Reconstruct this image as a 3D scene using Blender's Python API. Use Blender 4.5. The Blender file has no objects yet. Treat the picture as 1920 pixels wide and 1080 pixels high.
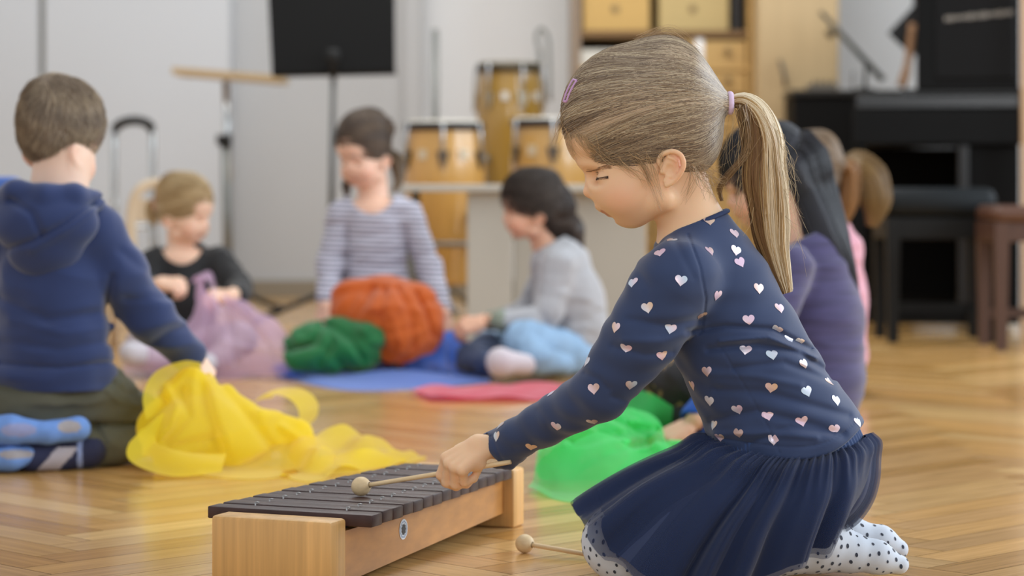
import bpy, math, random
import numpy as np
from mathutils import Vector, Matrix, noise as mnoise
from mathutils.bvhtree import BVHTree

SC = bpy.context.scene
COL = SC.collection
FPX = 4533.3333          # focal length in pixels of a 1920 wide frame (85 mm on 36 mm)
EYE = 0.50               # camera height (m)
HZ = 350.0               # horizon row

# ---------------------------------------------------------------- camera, exposure, lights
cam = bpy.data.cameras.new('camera')
cam.lens = 85.0; cam.sensor_width = 36.0
cam.shift_y = -(540.0 - HZ) / 1920.0
cam.clip_start = 0.05; cam.clip_end = 60
cam.dof.use_dof = True
cam.dof.focus_distance = 3.04
cam.dof.aperture_fstop = 4.1
cam_ob = bpy.data.objects.new('camera', cam); COL.objects.link(cam_ob)
cam_ob.location = (0, 0, EYE); cam_ob.rotation_euler = (math.pi / 2, 0, 0)
SC.camera = cam_ob
SC.view_settings.view_transform = 'Standard'
SC.view_settings.look = 'None'
SC.view_settings.exposure = 0.10
SC.view_settings.gamma = 1.0
SC.view_settings.use_curve_mapping = False

world = bpy.data.worlds.new('daylight'); SC.world = world
world.use_nodes = True
world.node_tree.nodes['Background'].inputs[0].default_value = (0.90, 0.95, 1.0, 1)
world.node_tree.nodes['Background'].inputs[1].default_value = 0.66

def area_light(name, loc, target, size, size_y, power, color):
    l = bpy.data.lights.new(name, 'AREA'); l.shape = 'RECTANGLE'
    l.size = size; l.size_y = size_y; l.energy = power; l.color = color
    o = bpy.data.objects.new(name, l); COL.objects.link(o)
    o.location = loc
    o.rotation_euler = (Vector(target) - Vector(loc)).to_track_quat('-Z', 'Y').to_euler()
    return o
area_light('window_and_fill', (4.4, 3.6, 1.9), (0.0, 3.4, 0.4), 3.4, 1.7, 155, (0.80, 0.90, 1.0))
area_light('window_and_fill', (4.4, 7.6, 2.0), (-0.5, 8.0, 0.6), 3.0, 1.7, 90, (0.82, 0.91, 1.0))
area_light('window_and_fill', (0.35, -2.2, 1.45), (0.0, 9.4, 0.9), 0.5, 1.5, 36, (0.96, 0.98, 1.0))  # unseen soft front fill added behind the camera, aimed at the golden conga
area_light('ceiling_lamp', (-0.4, 8.4, 3.1), (-0.2, 9.2, 0.0), 2.6, 1.2, 55, (1.0, 0.97, 0.93))
area_light('ceiling_lamp', (0.2, 5.4, 3.1), (0.0, 5.4, 0.0), 2.8, 1.2, 34, (1.0, 0.95, 0.88))
area_light('ceiling_lamp', (-1.6, 1.2, 2.8), (0.2, 3.2, 0.3), 2.2, 1.4, 9, (1.0, 0.90, 0.78))

# ---------------------------------------------------------------- helpers
def lin(c):
    if isinstance(c, str):
        c = [int(c[i:i + 2], 16) / 255 for i in (0, 2, 4)]
    return tuple(((x / 12.92) if x <= 0.04045 else ((x + 0.055) / 1.055) ** 2.4) for x in c[:3])

def P(px, py, d):
    return np.array([(px - 960.0) / FPX * d, d, EYE - (py - HZ) / FPX * d])
def Rm(r, d):
    return r * d / FPX

def mat(name, color='808080', rough=0.6, metal=0.0, spec=0.5, attr=False, noise=None, bump=None,
        sss=0.0, sheen=0.0, alpha=None, trans=0.0, coat=0.0, wave=None, emis=None):
    m = bpy.data.materials.new(name); m.use_nodes = True
    nt = m.node_tree; N = nt.nodes; L = nt.links
    b = N['Principled BSDF']
    c = (*lin(color), 1)
    b.inputs['Base Color'].default_value = c
    b.inputs['Roughness'].default_value = rough
    b.inputs['Metallic'].default_value = metal
    b.inputs['Specular IOR Level'].default_value = spec
    if sss:
        b.inputs['Subsurface Weight'].default_value = sss
        b.inputs['Subsurface Radius'].default_value = (0.012, 0.005, 0.003)
        b.inputs['Subsurface Scale'].default_value = 1.0
    if sheen:
        b.inputs['Sheen Weight'].default_value = sheen
        b.inputs['Sheen Roughness'].default_value = 0.5
    if coat:
        b.inputs['Coat Weight'].default_value = coat
        b.inputs['Coat Roughness'].default_value = 0.12
    src = None
    if attr:
        a = N.new('ShaderNodeAttribute'); a.attribute_name = 'Col'; src = a.outputs['Color']
    tc = N.new('ShaderNodeTexCoord')
    def vec(scale):
        mp = N.new('ShaderNodeMapping'); L.new(tc.outputs['Object'], mp.inputs[0])
        mp.inputs['Scale'].default_value = scale if hasattr(scale, '__len__') else (scale,) * 3
        return mp.outputs[0]
    if noise:      # (scale, amount, detail)
        nz = N.new('ShaderNodeTexNoise'); L.new(vec(noise[0]), nz.inputs['Vector'])
        nz.inputs['Scale'].default_value = 1.0; nz.inputs['Detail'].default_value = noise[2] if len(noise) > 2 else 4
        mr = N.new('ShaderNodeMapRange'); L.new(nz.outputs[0], mr.inputs[0])
        mr.inputs[1].default_value = 0.3; mr.inputs[2].default_value = 0.7
        mr.inputs[3].default_value = 1 - noise[1]; mr.inputs[4].default_value = 1 + noise[1]
        mx = N.new('ShaderNodeMix'); mx.data_type = 'RGBA'; mx.blend_type = 'MULTIPLY'
        mx.inputs[0].default_value = 1.0
        if src: L.new(src, mx.inputs[6])
        else: mx.inputs[6].default_value = c
        L.new(mr.outputs[0], mx.inputs[7]); src = mx.outputs[2]
    if wave:       # (axis vector, frequency, second colour, sharpness) : stripes along an axis
        sp = N.new('ShaderNodeVectorMath'); sp.operation = 'DOT_PRODUCT'
        L.new(tc.outputs['Object'], sp.inputs[0]); sp.inputs[1].default_value = wave[0]
        ml = N.new('ShaderNodeMath'); ml.operation = 'MULTIPLY'; L.new(sp.outputs['Value'], ml.inputs[0]); ml.inputs[1].default_value = wave[1] * 6.2832
        sn = N.new('ShaderNodeMath'); sn.operation = 'SINE'; L.new(ml.outputs[0], sn.inputs[0])
        mr = N.new('ShaderNodeMapRange'); L.new(sn.outputs[0], mr.inputs[0])
        mr.inputs[1].default_value = wave[3]; mr.inputs[2].default_value = wave[3] + 0.3
        mx = N.new('ShaderNodeMix'); mx.data_type = 'RGBA'
        L.new(mr.outputs[0], mx.inputs[0])
        if src: L.new(src, mx.inputs[6])
        else: mx.inputs[6].default_value = c
        mx.inputs[7].default_value = (*lin(wave[2]), 1); src = mx.outputs[2]
    if src: L.new(src, b.inputs['Base Color'])
    if bump:       # (scale, strength, distance)
        nz = N.new('ShaderNodeTexNoise'); L.new(vec(bump[0]), nz.inputs['Vector'])
        nz.inputs['Scale'].default_value = 1.0; nz.inputs['Detail'].default_value = 3
        bp = N.new('ShaderNodeBump'); L.new(nz.outputs[0], bp.inputs['Height'])
        bp.inputs['Strength'].default_value = bump[1]
        bp.inputs['Distance'].default_value = bump[2] if len(bump) > 2 else 0.002
        L.new(bp.outputs[0], b.inputs['Normal'])
    if emis:
        b.inputs['Emission Color'].default_value = (*lin(emis[0]), 1); b.inputs['Emission Strength'].default_value = emis[1]
    if alpha is not None:      # sheer woven cloth: part of the light passes between the threads
        out = N['Material Output']
        tr = N.new('ShaderNodeBsdfTransparent'); tl = N.new('ShaderNodeBsdfTranslucent')
        if src: L.new(src, tl.inputs[0])
        else: tl.inputs[0].default_value = c
        m1 = N.new('ShaderNodeMixShader'); m1.inputs[0].default_value = trans
        L.new(b.outputs[0], m1.inputs[1]); L.new(tl.outputs[0], m1.inputs[2])
        m2 = N.new('ShaderNodeMixShader'); m2.inputs[0].default_value = alpha
        L.new(tr.outputs[0], m2.inputs[1]); L.new(m1.outputs[0], m2.inputs[2])
        L.new(m2.outputs[0], out.inputs[0])
    return m

def tag(o, label=None, cat=None, group=None, kind=None):
    if label: o['label'] = label
    if cat: o['category'] = cat
    if group: o['group'] = group
    if kind: o['kind'] = kind
    return o

def thing(name, loc, label, cat, group=None):
    o = bpy.data.objects.new(name, None); COL.objects.link(o)
    o.location = tuple(float(v) for v in loc); o.empty_display_size = 0.05
    o['wo'] = list(o.location)
    return tag(o, label, cat, group or ('children on the floor' if cat == 'person' else None))

def mkobj(name, V, Fq, m, parent=None, cols=None, smooth=True, label=None, mi=None, origin=None):
    """one mesh object from world-space vertices; Fq is an int array (n,3|4), or a list of such arrays"""
    V = np.asarray(V, dtype=np.float64).reshape(-1, 3)
    arrs = [np.asarray(a, dtype=np.int64) for a in (Fq if isinstance(Fq, list) and len(Fq) and hasattr(Fq[0], 'ndim') else [Fq])]
    if parent is not None: org = np.array(list(parent['wo']))
    elif origin is not None: org = np.array(origin, float)
    else: org = np.array([(V[:, 0].min() + V[:, 0].max()) / 2, (V[:, 1].min() + V[:, 1].max()) / 2, V[:, 2].min()])
    me = bpy.data.meshes.new(name)
    me.vertices.add(len(V)); me.vertices.foreach_set('co', (V - org).astype(np.float32).ravel())
    nl = sum(a.size for a in arrs); nf = sum(len(a) for a in arrs)
    me.loops.add(nl); me.polygons.add(nf)
    me.loops.foreach_set('vertex_index', np.concatenate([a.ravel() for a in arrs]).astype(np.int32))
    tot = np.concatenate([np.full(len(a), a.shape[1]) for a in arrs]).astype(np.int32)
    st = np.concatenate([[0], np.cumsum(tot)[:-1]]).astype(np.int32)
    me.polygons.foreach_set('loop_start', st); me.polygons.foreach_set('loop_total', tot)
    me.polygons.foreach_set('use_smooth', np.full(nf, bool(smooth)))
    mats = m if isinstance(m, (list, tuple)) else [m]
    for x in mats: me.materials.append(x)
    if mi is not None: me.polygons.foreach_set('material_index', np.asarray(mi, dtype=np.int32))
    me.update(calc_edges=True)
    if cols is not None:
        ca = me.color_attributes.new('Col', 'FLOAT_COLOR', 'POINT')
        c4 = np.ones((len(V), 4), np.float32); c4[:, :3] = cols
        ca.data.foreach_set('color', c4.ravel())
    o = bpy.data.objects.new(name, me); COL.objects.link(o)
    if parent is not None:
        o.parent = parent
        if parent.type != 'EMPTY' or parent.parent is not None:
            pass
        o['wo'] = list(parent['wo'])
    else:
        o.location = tuple(org); o['wo'] = list(org)
    if label: o['label'] = label
    return o

def pxy(p):
    return 960 + p[:, 0] / p[:, 1] * FPX, HZ + (EYE - p[:, 2]) / p[:, 1] * FPX
def seg_dist(x, y, pl):
    d = None
    for i in range(len(pl) - 1):
        ax, ay = pl[i]; bx, by = pl[i + 1]; L = (bx - ax) ** 2 + (by - ay) ** 2
        t = np.clip(((x - ax) * (bx - ax) + (y - ay) * (by - ay)) / L, 0, 1)
        e = np.hypot(x - ax - t * (bx - ax), y - ay - t * (by - ay))
        d = e if d is None else np.minimum(d, e)
    return d

def wood(name, c1, axis=(1, 0, 0), scale=3, k=.10, rough=.45):
    s = [60, 60, 60]; a = int(np.argmax(np.abs(axis))); s[a] = scale
    return mat(name, c1, rough, noise=(tuple(s), k, 6), bump=(tuple(v * 2 for v in s), .06, .0005))

class MB:
    """collects simple shapes into one mesh"""
    def __init__(s): s.V = []; s.Q = []; s.T = []; s.n = 0; s.qm = []; s.tm = []
    def add(s, V, Q=None, T=None, m=0):
        V = np.asarray(V, float)
        if Q is not None and len(Q): s.Q.append(np.asarray(Q) + s.n); s.qm += [m] * len(Q)
        if T is not None and len(T): s.T.append(np.asarray(T) + s.n); s.tm += [m] * len(T)
        s.V.append(V); s.n += len(V); return s
    def box(s, c, size, rot=None, bev=0.0, m=0):
        hx, hy, hz = [v / 2 for v in size]
        if bev <= 0:
            v = np.array([[x, y, z] for x in (-hx, hx) for y in (-hy, hy) for z in (-hz, hz)])
            q = [[0, 1, 3, 2], [4, 6, 7, 5], [0, 4, 5, 1], [2, 3, 7, 6], [0, 2, 6, 4], [1, 5, 7, 3]]
            t = None
        else:
            b = min(bev, hx * .9, hy * .9, hz * .9)
            bm = __import__('bmesh').new(); import bmesh
            bmesh.ops.create_cube(bm, size=1.0)
            for vv in bm.verts: vv.co = (vv.co.x * hx * 2, vv.co.y * hy * 2, vv.co.z * hz * 2)
            bmesh.ops.bevel(bm, geom=list(bm.edges), offset=b, segments=2, profile=0.5, affect='EDGES')
            bm.verts.index_update()
            v = np.array([x.co[:] for x in bm.verts]); q = []; t = []
            for f in bm.faces:
                idx = [x.index for x in f.verts]
                if len(idx) == 4: q.append(idx)
                else:
                    for i in range(1, len(idx) - 1): t.append([idx[0], idx[i], idx[i + 1]])
            bm.free()
        if rot is not None: v = v @ np.array(rot).T
        return s.add(v + np.asarray(c, float), q, t, m)
    def tube(s, pts, rad, n=12, cap=True, m=0, flat=None):
        pts = np.asarray(pts, float); k = len(pts)
        rad = np.full(k, rad, float) if np.isscalar(rad) else np.asarray(rad, float)
        tan = np.gradient(pts, axis=0); tan /= np.linalg.norm(tan, axis=1)[:, None] + 1e-12
        up = np.array([0, 0, 1.0]) if abs(tan[0][2]) < .9 else np.array([1.0, 0, 0])
        u = np.cross(tan[0], up); u /= np.linalg.norm(u)
        V = []
        a = np.arange(n) * 2 * math.pi / n
        for i in range(k):
            u = u - tan[i] * np.dot(u, tan[i]); u /= np.linalg.norm(u)
            w = np.cross(tan[i], u)
            fy = 1.0 if flat is None else flat
            V.append(pts[i] + rad[i] * (np.cos(a)[:, None] * u + fy * np.sin(a)[:, None] * w))
        V = np.concatenate(V); Q = []; T = []
        for i in range(k - 1):
            for j in range(n):
                j2 = (j + 1) % n
                Q.append([i * n + j, i * n + j2, (i + 1) * n + j2, (i + 1) * n + j])
        if cap:
            V = np.concatenate([V, pts[:1], pts[-1:]]); c0 = k * n
            for j in range(n):
                T.append([c0, (j + 1) % n, j]); T.append([c0 + 1, (k - 1) * n + j, (k - 1) * n + (j + 1) % n])
        return s.add(V, Q, T, m)
    def lathe(s, prof, c=(0, 0, 0), n=40, rot=None, m=0):
        prof = np.asarray(prof, float); k = len(prof); a = np.arange(n) * 2 * math.pi / n
        V = np.stack([prof[:, None, 0] * np.cos(a), prof[:, None, 0] * np.sin(a), np.repeat(prof[:, 1:2], n, 1)], -1).reshape(-1, 3)
        Q = [[i * n + j, i * n + (j + 1) % n, (i + 1) * n + (j + 1) % n, (i + 1) * n + j] for i in range(k - 1) for j in range(n)]
        if rot is not None: V = V @ np.array(rot).T
        return s.add(V + np.asarray(c, float), Q, None, m)
    def build(s, name, m, parent=None, smooth=False, **kw):
        V = np.concatenate(s.V); fs = []; mi = []
        if s.Q: fs.append(np.concatenate(s.Q)); mi += s.qm
        if s.T: fs.append(np.concatenate(s.T)); mi += s.tm
        o = mkobj(name, V, fs, m, parent, smooth=smooth, mi=mi if isinstance(m, (list, tuple)) else None, **kw)
        return o

def autosmooth(o, deg=40):
    me = o.data
    me.polygons.foreach_set('use_smooth', np.ones(len(me.polygons), bool))
    try: me.set_sharp_from_angle(angle=math.radians(deg))
    except Exception: pass
    return o

def rotz(a):
    c, s_ = math.cos(a), math.sin(a); return np.array([[c, -s_, 0], [s_, c, 0], [0, 0, 1.0]])
def rotx(a):
    c, s_ = math.cos(a), math.sin(a); return np.array([[1.0, 0, 0], [0, c, -s_], [0, s_, c]])
def roty(a):
    c, s_ = math.cos(a), math.sin(a); return np.array([[c, 0, s_], [0, 1.0, 0], [-s_, 0, c]])
def unit(v):
    v = np.asarray(v, float); return v / (np.linalg.norm(v) + 1e-12)

# ---------------------------------------------------------------- signed distance modelling
def smin(a, b, k):
    if k <= 0: return np.minimum(a, b)
    h = np.clip(.5 + .5 * (b - a) / k, 0, 1); return b * (1 - h) + a * h - k * h * (1 - h)
def smax(a, b, k): return -smin(-a, -b, k)

def f_ell(c, r, R=None):
    c = np.asarray(c, np.float32); r = np.asarray(r, np.float32)
    def f(p):
        q = p - c
        if R is not None: q = q @ np.asarray(R, np.float32)
        k0 = np.sqrt(((q / r) ** 2).sum(1)); k1 = np.sqrt(((q / (r * r)) ** 2).sum(1)) + 1e-9
        return k0 * (k0 - 1) / k1
    return f
def f_cone(a, b, ra, rb):
    a = np.asarray(a, np.float32); b = np.asarray(b, np.float32); ba = b - a; bb = float((ba * ba).sum()) + 1e-12
    def f(p):
        pa = p - a; t = np.clip((pa @ ba) / bb, 0, 1)
        return np.sqrt(((pa - t[:, None] * ba) ** 2).sum(1)) - (ra + t * (rb - ra))
    return f
def f_sq(f, c, ax, s):
    """squash a field along a unit axis about c by factor s (<1 thins it)"""
    c = np.asarray(c, np.float32); ax = unit(ax).astype(np.float32)
    def g(p):
        q = p - c; h = q @ ax
        return f(c + q + (h * (1 / s - 1))[:, None] * ax) * min(1.0, s)
    return g

class Field:
    def __init__(s): s.ops = []
    def u(s, f, k=0.01): s.ops.append((0, f, k)); return s
    def sub(s, f, k=0.005): s.ops.append((1, f, k)); return s
    def isect(s, f, k=0.0): s.ops.append((2, f, k)); return s
    def add(s, f): s.ops.append((3, f, 0)); return s
    def ell(s, c, r, k=0.01, R=None): return s.u(f_ell(c, r, R), k)
    def cone(s, a, b, ra, rb, k=0.01): return s.u(f_cone(a, b, ra, rb), k)
    def chain(s, pts, rad, k=0.01):
        for i in range(len(pts) - 1): s.cone(pts[i], pts[i + 1], rad[i], rad[i + 1], k if i == 0 else min(k, .006) if k < 1 else k * .4)
        return s
    def __call__(s, p):
        d = None
        for o, f, k in s.ops:
            if o == 3: d = d + f(p); continue
            e = f(p)
            if d is None: d = e
            elif o == 0: d = smin(d, e, k)
            elif o == 1: d = smax(d, -e, k)
            else: d = smax(d, e, k)
        return d

def surf(f, lo, hi, h, slack=1.5):
    """naive surface nets on a sparse block grid -> V, quads"""
    B = 8
    lo = np.asarray(lo, float); hi = np.asarray(hi, float)
    nb = np.maximum(np.ceil((hi - lo) / h / B).astype(int), 1)
    n = nb * B
    off = np.stack(np.meshgrid(*[np.arange(B)] * 3, indexing='ij'), -1).reshape(-1, 3)
    bi = np.stack(np.meshgrid(*[np.arange(k) for k in nb], indexing='ij'), -1).reshape(-1, 3)
    cen = lo + (bi * B + (B - 1) / 2) * h
    fc = np.concatenate([f(cen[i:i + 200000].astype(np.float32)) for i in range(0, len(cen), 200000)])
    act = np.abs(fc) < B * h * 0.87 * slack
    vol = np.repeat(np.repeat(np.repeat(np.where(fc < 0, -1.0, 1.0).astype(np.float32).reshape(nb), B, 0), B, 1), B, 2)
    ab = bi[act]; CH = 600
    for i in range(0, len(ab), CH):
        idx = (ab[i:i + CH, None, :] * B + off[None]).reshape(-1, 3)
        val = f((lo + idx * h).astype(np.float32))
        vol[idx[:, 0], idx[:, 1], idx[:, 2]] = val
    S = vol < 0
    c = np.zeros(tuple(n - 1), np.uint8)
    sl = lambda a, i: a[i[0]:i[0] + n[0] - 1, i[1]:i[1] + n[1] - 1, i[2]:i[2] + n[2] - 1]
    cor = [(x, y, z) for x in (0, 1) for y in (0, 1) for z in (0, 1)]
    for q in cor: c += sl(S, q)
    cells = np.argwhere((c > 0) & (c < 8)); del c
    if not len(cells): return np.zeros((0, 3)), np.zeros((0, 4), int)
    cv = np.stack([vol[cells[:, 0] + q[0], cells[:, 1] + q[1], cells[:, 2] + q[2]] for q in cor], 1)
    acc = np.zeros((len(cells), 3)); cnt = np.zeros(len(cells))
    ca = np.array(cor, float)
    for a in range(8):
        for b in range(a + 1, 8):
            if np.abs(ca[a] - ca[b]).sum() != 1: continue
            m_ = (cv[:, a] < 0) != (cv[:, b] < 0)
            t = cv[m_, a] / (cv[m_, a] - cv[m_, b])
            acc[m_] += ca[a] + t[:, None] * (ca[b] - ca[a]); cnt[m_] += 1
    V = lo + (cells + acc / cnt[:, None]) * h
    key = (cells[:, 0] * n[1] + cells[:, 1]) * n[2] + cells[:, 2]
    quads = []
    for ax in range(3):
        a1, a2 = (ax + 1) % 3, (ax + 2) % 3
        s0 = [slice(None)] * 3; s1 = [slice(None)] * 3
        s0[ax] = slice(0, -1); s1[ax] = slice(1, None)
        E = np.argwhere(S[tuple(s0)] != S[tuple(s1)])
        ok = (E[:, a1] > 0) & (E[:, a2] > 0) & (E[:, a1] < n[a1] - 1) & (E[:, a2] < n[a2] - 1)
        E = E[ok]
        flip = S[E[:, 0], E[:, 1], E[:, 2]]
        e1 = np.zeros(3, int); e1[a1] = 1; e2 = np.zeros(3, int); e2[a2] = 1
        q = [E - e1 - e2, E - e2, E, E - e1]
        ids = []
        for w in q:
            kk = (w[:, 0] * n[1] + w[:, 1]) * n[2] + w[:, 2]
            ids.append(np.searchsorted(key, kk))
        Q = np.stack(ids, 1)
        Q[~flip] = Q[~flip][:, ::-1]
        quads.append(Q)
    return V, np.concatenate(quads)

def grad(f, p, e=0.0008):
    g = np.stack([f((p + d).astype(np.float32)) - f((p - d).astype(np.float32)) for d in np.eye(3) * e], 1)
    return g / (np.linalg.norm(g, axis=1)[:, None] + 1e-12)
def project(f, p, off=0.0, it=4, e=0.0008):
    for _ in range(it):
        d = f(p.astype(np.float32)) - off
        p = p - grad(f, p, e) * d[:, None] * 0.9
    return p

_rng = np.random.RandomState(7)
_K = _rng.normal(size=(24, 3)); _K /= np.linalg.norm(_K, axis=1)[:, None]; _PH = _rng.uniform(0, 6.28, 24); _FQ = _rng.uniform(.6, 1.7, 24)
def wob(p, scale, seed=0):
    """cheap smooth noise in about -1..1; p in metres, scale = cycles per metre"""
    o = 0
    for i in range(6):
        j = (i + seed * 5) % 24
        o = o + np.sin((p @ (_K[j] * _FQ[j] * scale * 6.2832).astype(np.float32)) + _PH[j] + seed * 1.7)
    return o / 3.2

def spline(pts, n):
    """Catmull-Rom through pts"""
    pts = np.asarray(pts, float); k = len(pts)
    ext = np.concatenate([[2 * pts[0] - pts[1]], pts, [2 * pts[-1] - pts[-2]]])
    t = np.linspace(0, k - 1 - 1e-9, n); i = t.astype(int); u = (t - i)[:, None]
    a, b, c, d = ext[i], ext[i + 1], ext[i + 2], ext[i + 3]
    return .5 * (2 * b + (c - a) * u + (2 * a - 5 * b + 4 * c - d) * u ** 2 + (3 * b - a - 3 * c + d) * u ** 3)

def grid_faces(nu, nv, closed=False):
    Q = []
    i = np.arange(nu if closed else nu - 1)[:, None]; j = np.arange(nv - 1)[None]
    i2 = (i + 1) % nu
    return np.stack(np.broadcast_arrays(i * nv + j, i2 * nv + j, i2 * nv + j + 1, i * nv + j + 1), -1).reshape(-1, 4)

def strands(paths, r0, r1, n=3):
    """many thin tapering tubes. paths (S,K,3); returns V, quads"""
    S, K, _ = paths.shape
    tan = np.gradient(paths, axis=1); tan /= np.linalg.norm(tan, axis=2)[..., None] + 1e-12
    ref = np.array([0.31, 0.9, 0.3]); u = np.cross(tan, ref); u /= np.linalg.norm(u, axis=2)[..., None] + 1e-12
    w = np.cross(tan, u)
    t = np.linspace(0, 1, K)
    rad = (np.asarray(r0).reshape(-1, 1) * (1 - t) + np.asarray(r1).reshape(-1, 1) * t)
    rad = np.broadcast_to(rad, (S, K))
    a = np.arange(n) * 2 * math.pi / n
    V = paths[:, :, None, :] + rad[:, :, None, None] * (np.cos(a)[None, None, :, None] * u[:, :, None, :] + np.sin(a)[None, None, :, None] * w[:, :, None, :])
    base = (np.arange(S) * K * n)[:, None, None]; k = (np.arange(K - 1) * n)[None, :, None]; j = np.arange(n)[None, None]
    j2 = (j + 1) % n
    Q = np.stack(np.broadcast_arrays(base + k + j, base + k + j2, base + k + n + j2, base + k + n + j), -1).reshape(-1, 4)
    return V.reshape(-1, 3), Q

def merge(parts):
    """parts: list of (V, Q, cols, mi) -> arrays"""
    Vs = []; Qs = []; Cs = []; Ms = []; n = 0
    for V, Q, c, m_ in parts:
        Vs.append(V); Qs.append(Q + n); n += len(V)
        Cs.append(np.broadcast_to(np.asarray(c, float), (len(V), 3))); Ms.append(np.full(len(Q), m_))
    return np.concatenate(Vs), np.concatenate(Qs), np.concatenate(Cs), np.concatenate(Ms)
# ---------------------------------------------------------------- heads and hands
def HP(x, y, l=0.0): return np.array([x - 1220.0, l, 260.0 - y], np.float32)

def head_local():
    """child's head, profile facing -X with the face dipped 20 degrees; units 1/1472 m"""
    F = Field()
    F.ell(HP(1207, 218), (138, 99, 128))
    F.ell(HP(1116, 262), (54, 70, 52), 30)
    F.ell(HP(1215, 318), (64, 82, 62), 25)
    F.ell(HP(1171, 332), (74, 74, 80), 22)
    F.ell(HP(1190, 392), (40, 46, 31), 22)
    F.ell(HP(1180, 398), (29, 28, 27), 14)
    F.cone(HP(1186, 394, 20), HP(1240, 372, 58), 26, 24, 18)
    F.ell(HP(1172, 366, 43), (40, 36, 38), 18)
    F.ell(HP(1113, 305, 22), (28, 26, 14), 14)                       # brow ridge
    F.sub(f_ell(HP(1110, 334, 46), (26, 27, 14)), 13)                # eye socket
    F.ell(HP(1137, 334, 42), (19, 20, 17), 5)                        # lidded eye
    F.cone(HP(1115, 322, 0), HP(1105.5, 358.5, 0), 7, 12.5, 6)         # nose
    F.ell(HP(1118, 364, 12), (12, 9, 9.5), 4)
    F.sub(f_ell(HP(1134, 362, 22), (5, 6, 11)), 6)
    F.ell(HP(1131, 384, 0), (15, 22, 12), 9)                         # muzzle
    F.ell(HP(1141, 395.5, 0), (11, 19, 5), 3)                        # lips
    F.ell(HP(1151, 403.5, 0), (11.5, 17, 6.5), 3)
    F.sub(f_ell(HP(1099, 382.5, 0), (16, 34, 8.5)), 4)
    F.sub(f_cone(HP(1130, 399.5, 0), HP(1163, 398, 25), 1.2, 1.0), 3.5)
    F.sub(f_ell(HP(1146, 412, 0), (7, 20, 4)), 6)                    # dip under the lip
    F.sub(f_ell(HP(1114, 371.5, 6), (5, 3.5, 3)), 3)                 # nostrils
    # ear
    R = rotz(0).astype(np.float32)
    E = Field()
    E.ell(HP(1256, 312, 87), (20, 6, 27))
    E.ell(HP(1246, 340, 87), (9, 5.5, 9), 5)
    hx = [(1238, 316, 85), (1230, 303, 88), (1237, 290, 92), (1255, 285, 96), (1270, 293, 99), (1275, 310, 99), (1268, 327, 96), (1256, 341, 92), (1244, 348, 89)]
    hx = spline(hx, 26)
    for i in range(25):
        E.cone(HP(*hx[i]), HP(*hx[i + 1]), 4.6, 4.6, 2.0)
    ah = spline([(1247, 296, 92), (1262, 302, 94), (1264, 316, 93), (1257, 328, 91), (1248, 331, 90)], 8)
    for i in range(7): E.cone(HP(*ah[i]), HP(*ah[i + 1]), 3.2, 3.2, 2.0)
    E.sub(f_ell(HP(1249, 318, 97), (9, 10, 11)), 3)
    E.ell(HP(1236, 322, 88), (5, 5, 6), 3)                           # tragus
    F.u(E, 4)
    def f(q):
        q = q.copy(); q[:, 1] = np.abs(q[:, 1]); return F(q)
    return f
HEADF = head_local()

class HeadT:
    """places the local head: azimuth of the face in degrees (180 = faces -X, -90 = faces the camera)"""
    def __init__(s, c, yaw=180, pitch=20, roll=0, sc=1 / 1472):
        a = math.radians(-(pitch - 20))
        s.M = rotz(math.radians(yaw - 180)) @ roty(a) @ rotx(math.radians(roll))
        s.c = np.asarray(c, float); s.s = sc
    def loc(s, p): return ((p - s.c) @ s.M) / s.s
    def world(s, q): return (np.asarray(q, float) * s.s) @ s.M.T + s.c
    def wp(s, x, y, l=0.0): return s.world(HP(x, y, l))
    def field(s, f):
        M = s.M.astype(np.float32); c = s.c.astype(np.float32); k = np.float32(s.s)
        return lambda p: f((p.astype(np.float32) - c) @ M / k) * k

def halfplane(a, b):
    """inside (negative) to the upper side of the profile line a -> b (pixels, left to right)"""
    a = HP(*a); b = HP(*b); d = b - a; n = np.array([-d[2], 0, d[0]], np.float32); n /= np.linalg.norm(n)
    return lambda q: -((q - a) @ n)

def hair_local(front=(1045, 236), temple=(1232, 302), back_y=332, puff=0.0, pony=True, long=False, fringe=0.0, lump=1.0):
    H = Field()
    H.ell(HP(1204, 216), (151 + puff, 109 + puff, 136 + puff))
    H.ell(HP(1248, 152 - puff * .5), (72, 80, 82), 30)
    H.ell(HP(1285, 270), (60, 74, 56), 25)
    if pony: H.cone(HP(1285, 178), HP(1362, 193), 74, 13, 22)
    A = halfplane(front, temple)
    B = halfplane((1308, 352), (1262, 284))
    Bn = lambda q: -B(q) * -1.0
    C = halfplane((1240, back_y + 8), (1360, back_y - 22))
    def f(q):
        q = q.copy(); q[:, 1] = np.abs(q[:, 1])
        a = A(q) + 14 * fringe * np.exp(-(q[:, 1] / 60) ** 2)
        b = np.maximum(Bn2(q), C(q))
        return smax(H(q), smin(a, b, 10), 5)
    p0 = HP(1262, 284); p1 = HP(1306, 350); d = p1 - p0; n = np.array([-d[2], 0, d[0]], np.float32); n /= np.linalg.norm(n)
    if n[0] < 0: n = -n
    Bn2 = lambda q: -((q - p0) @ n)
    return f

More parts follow.
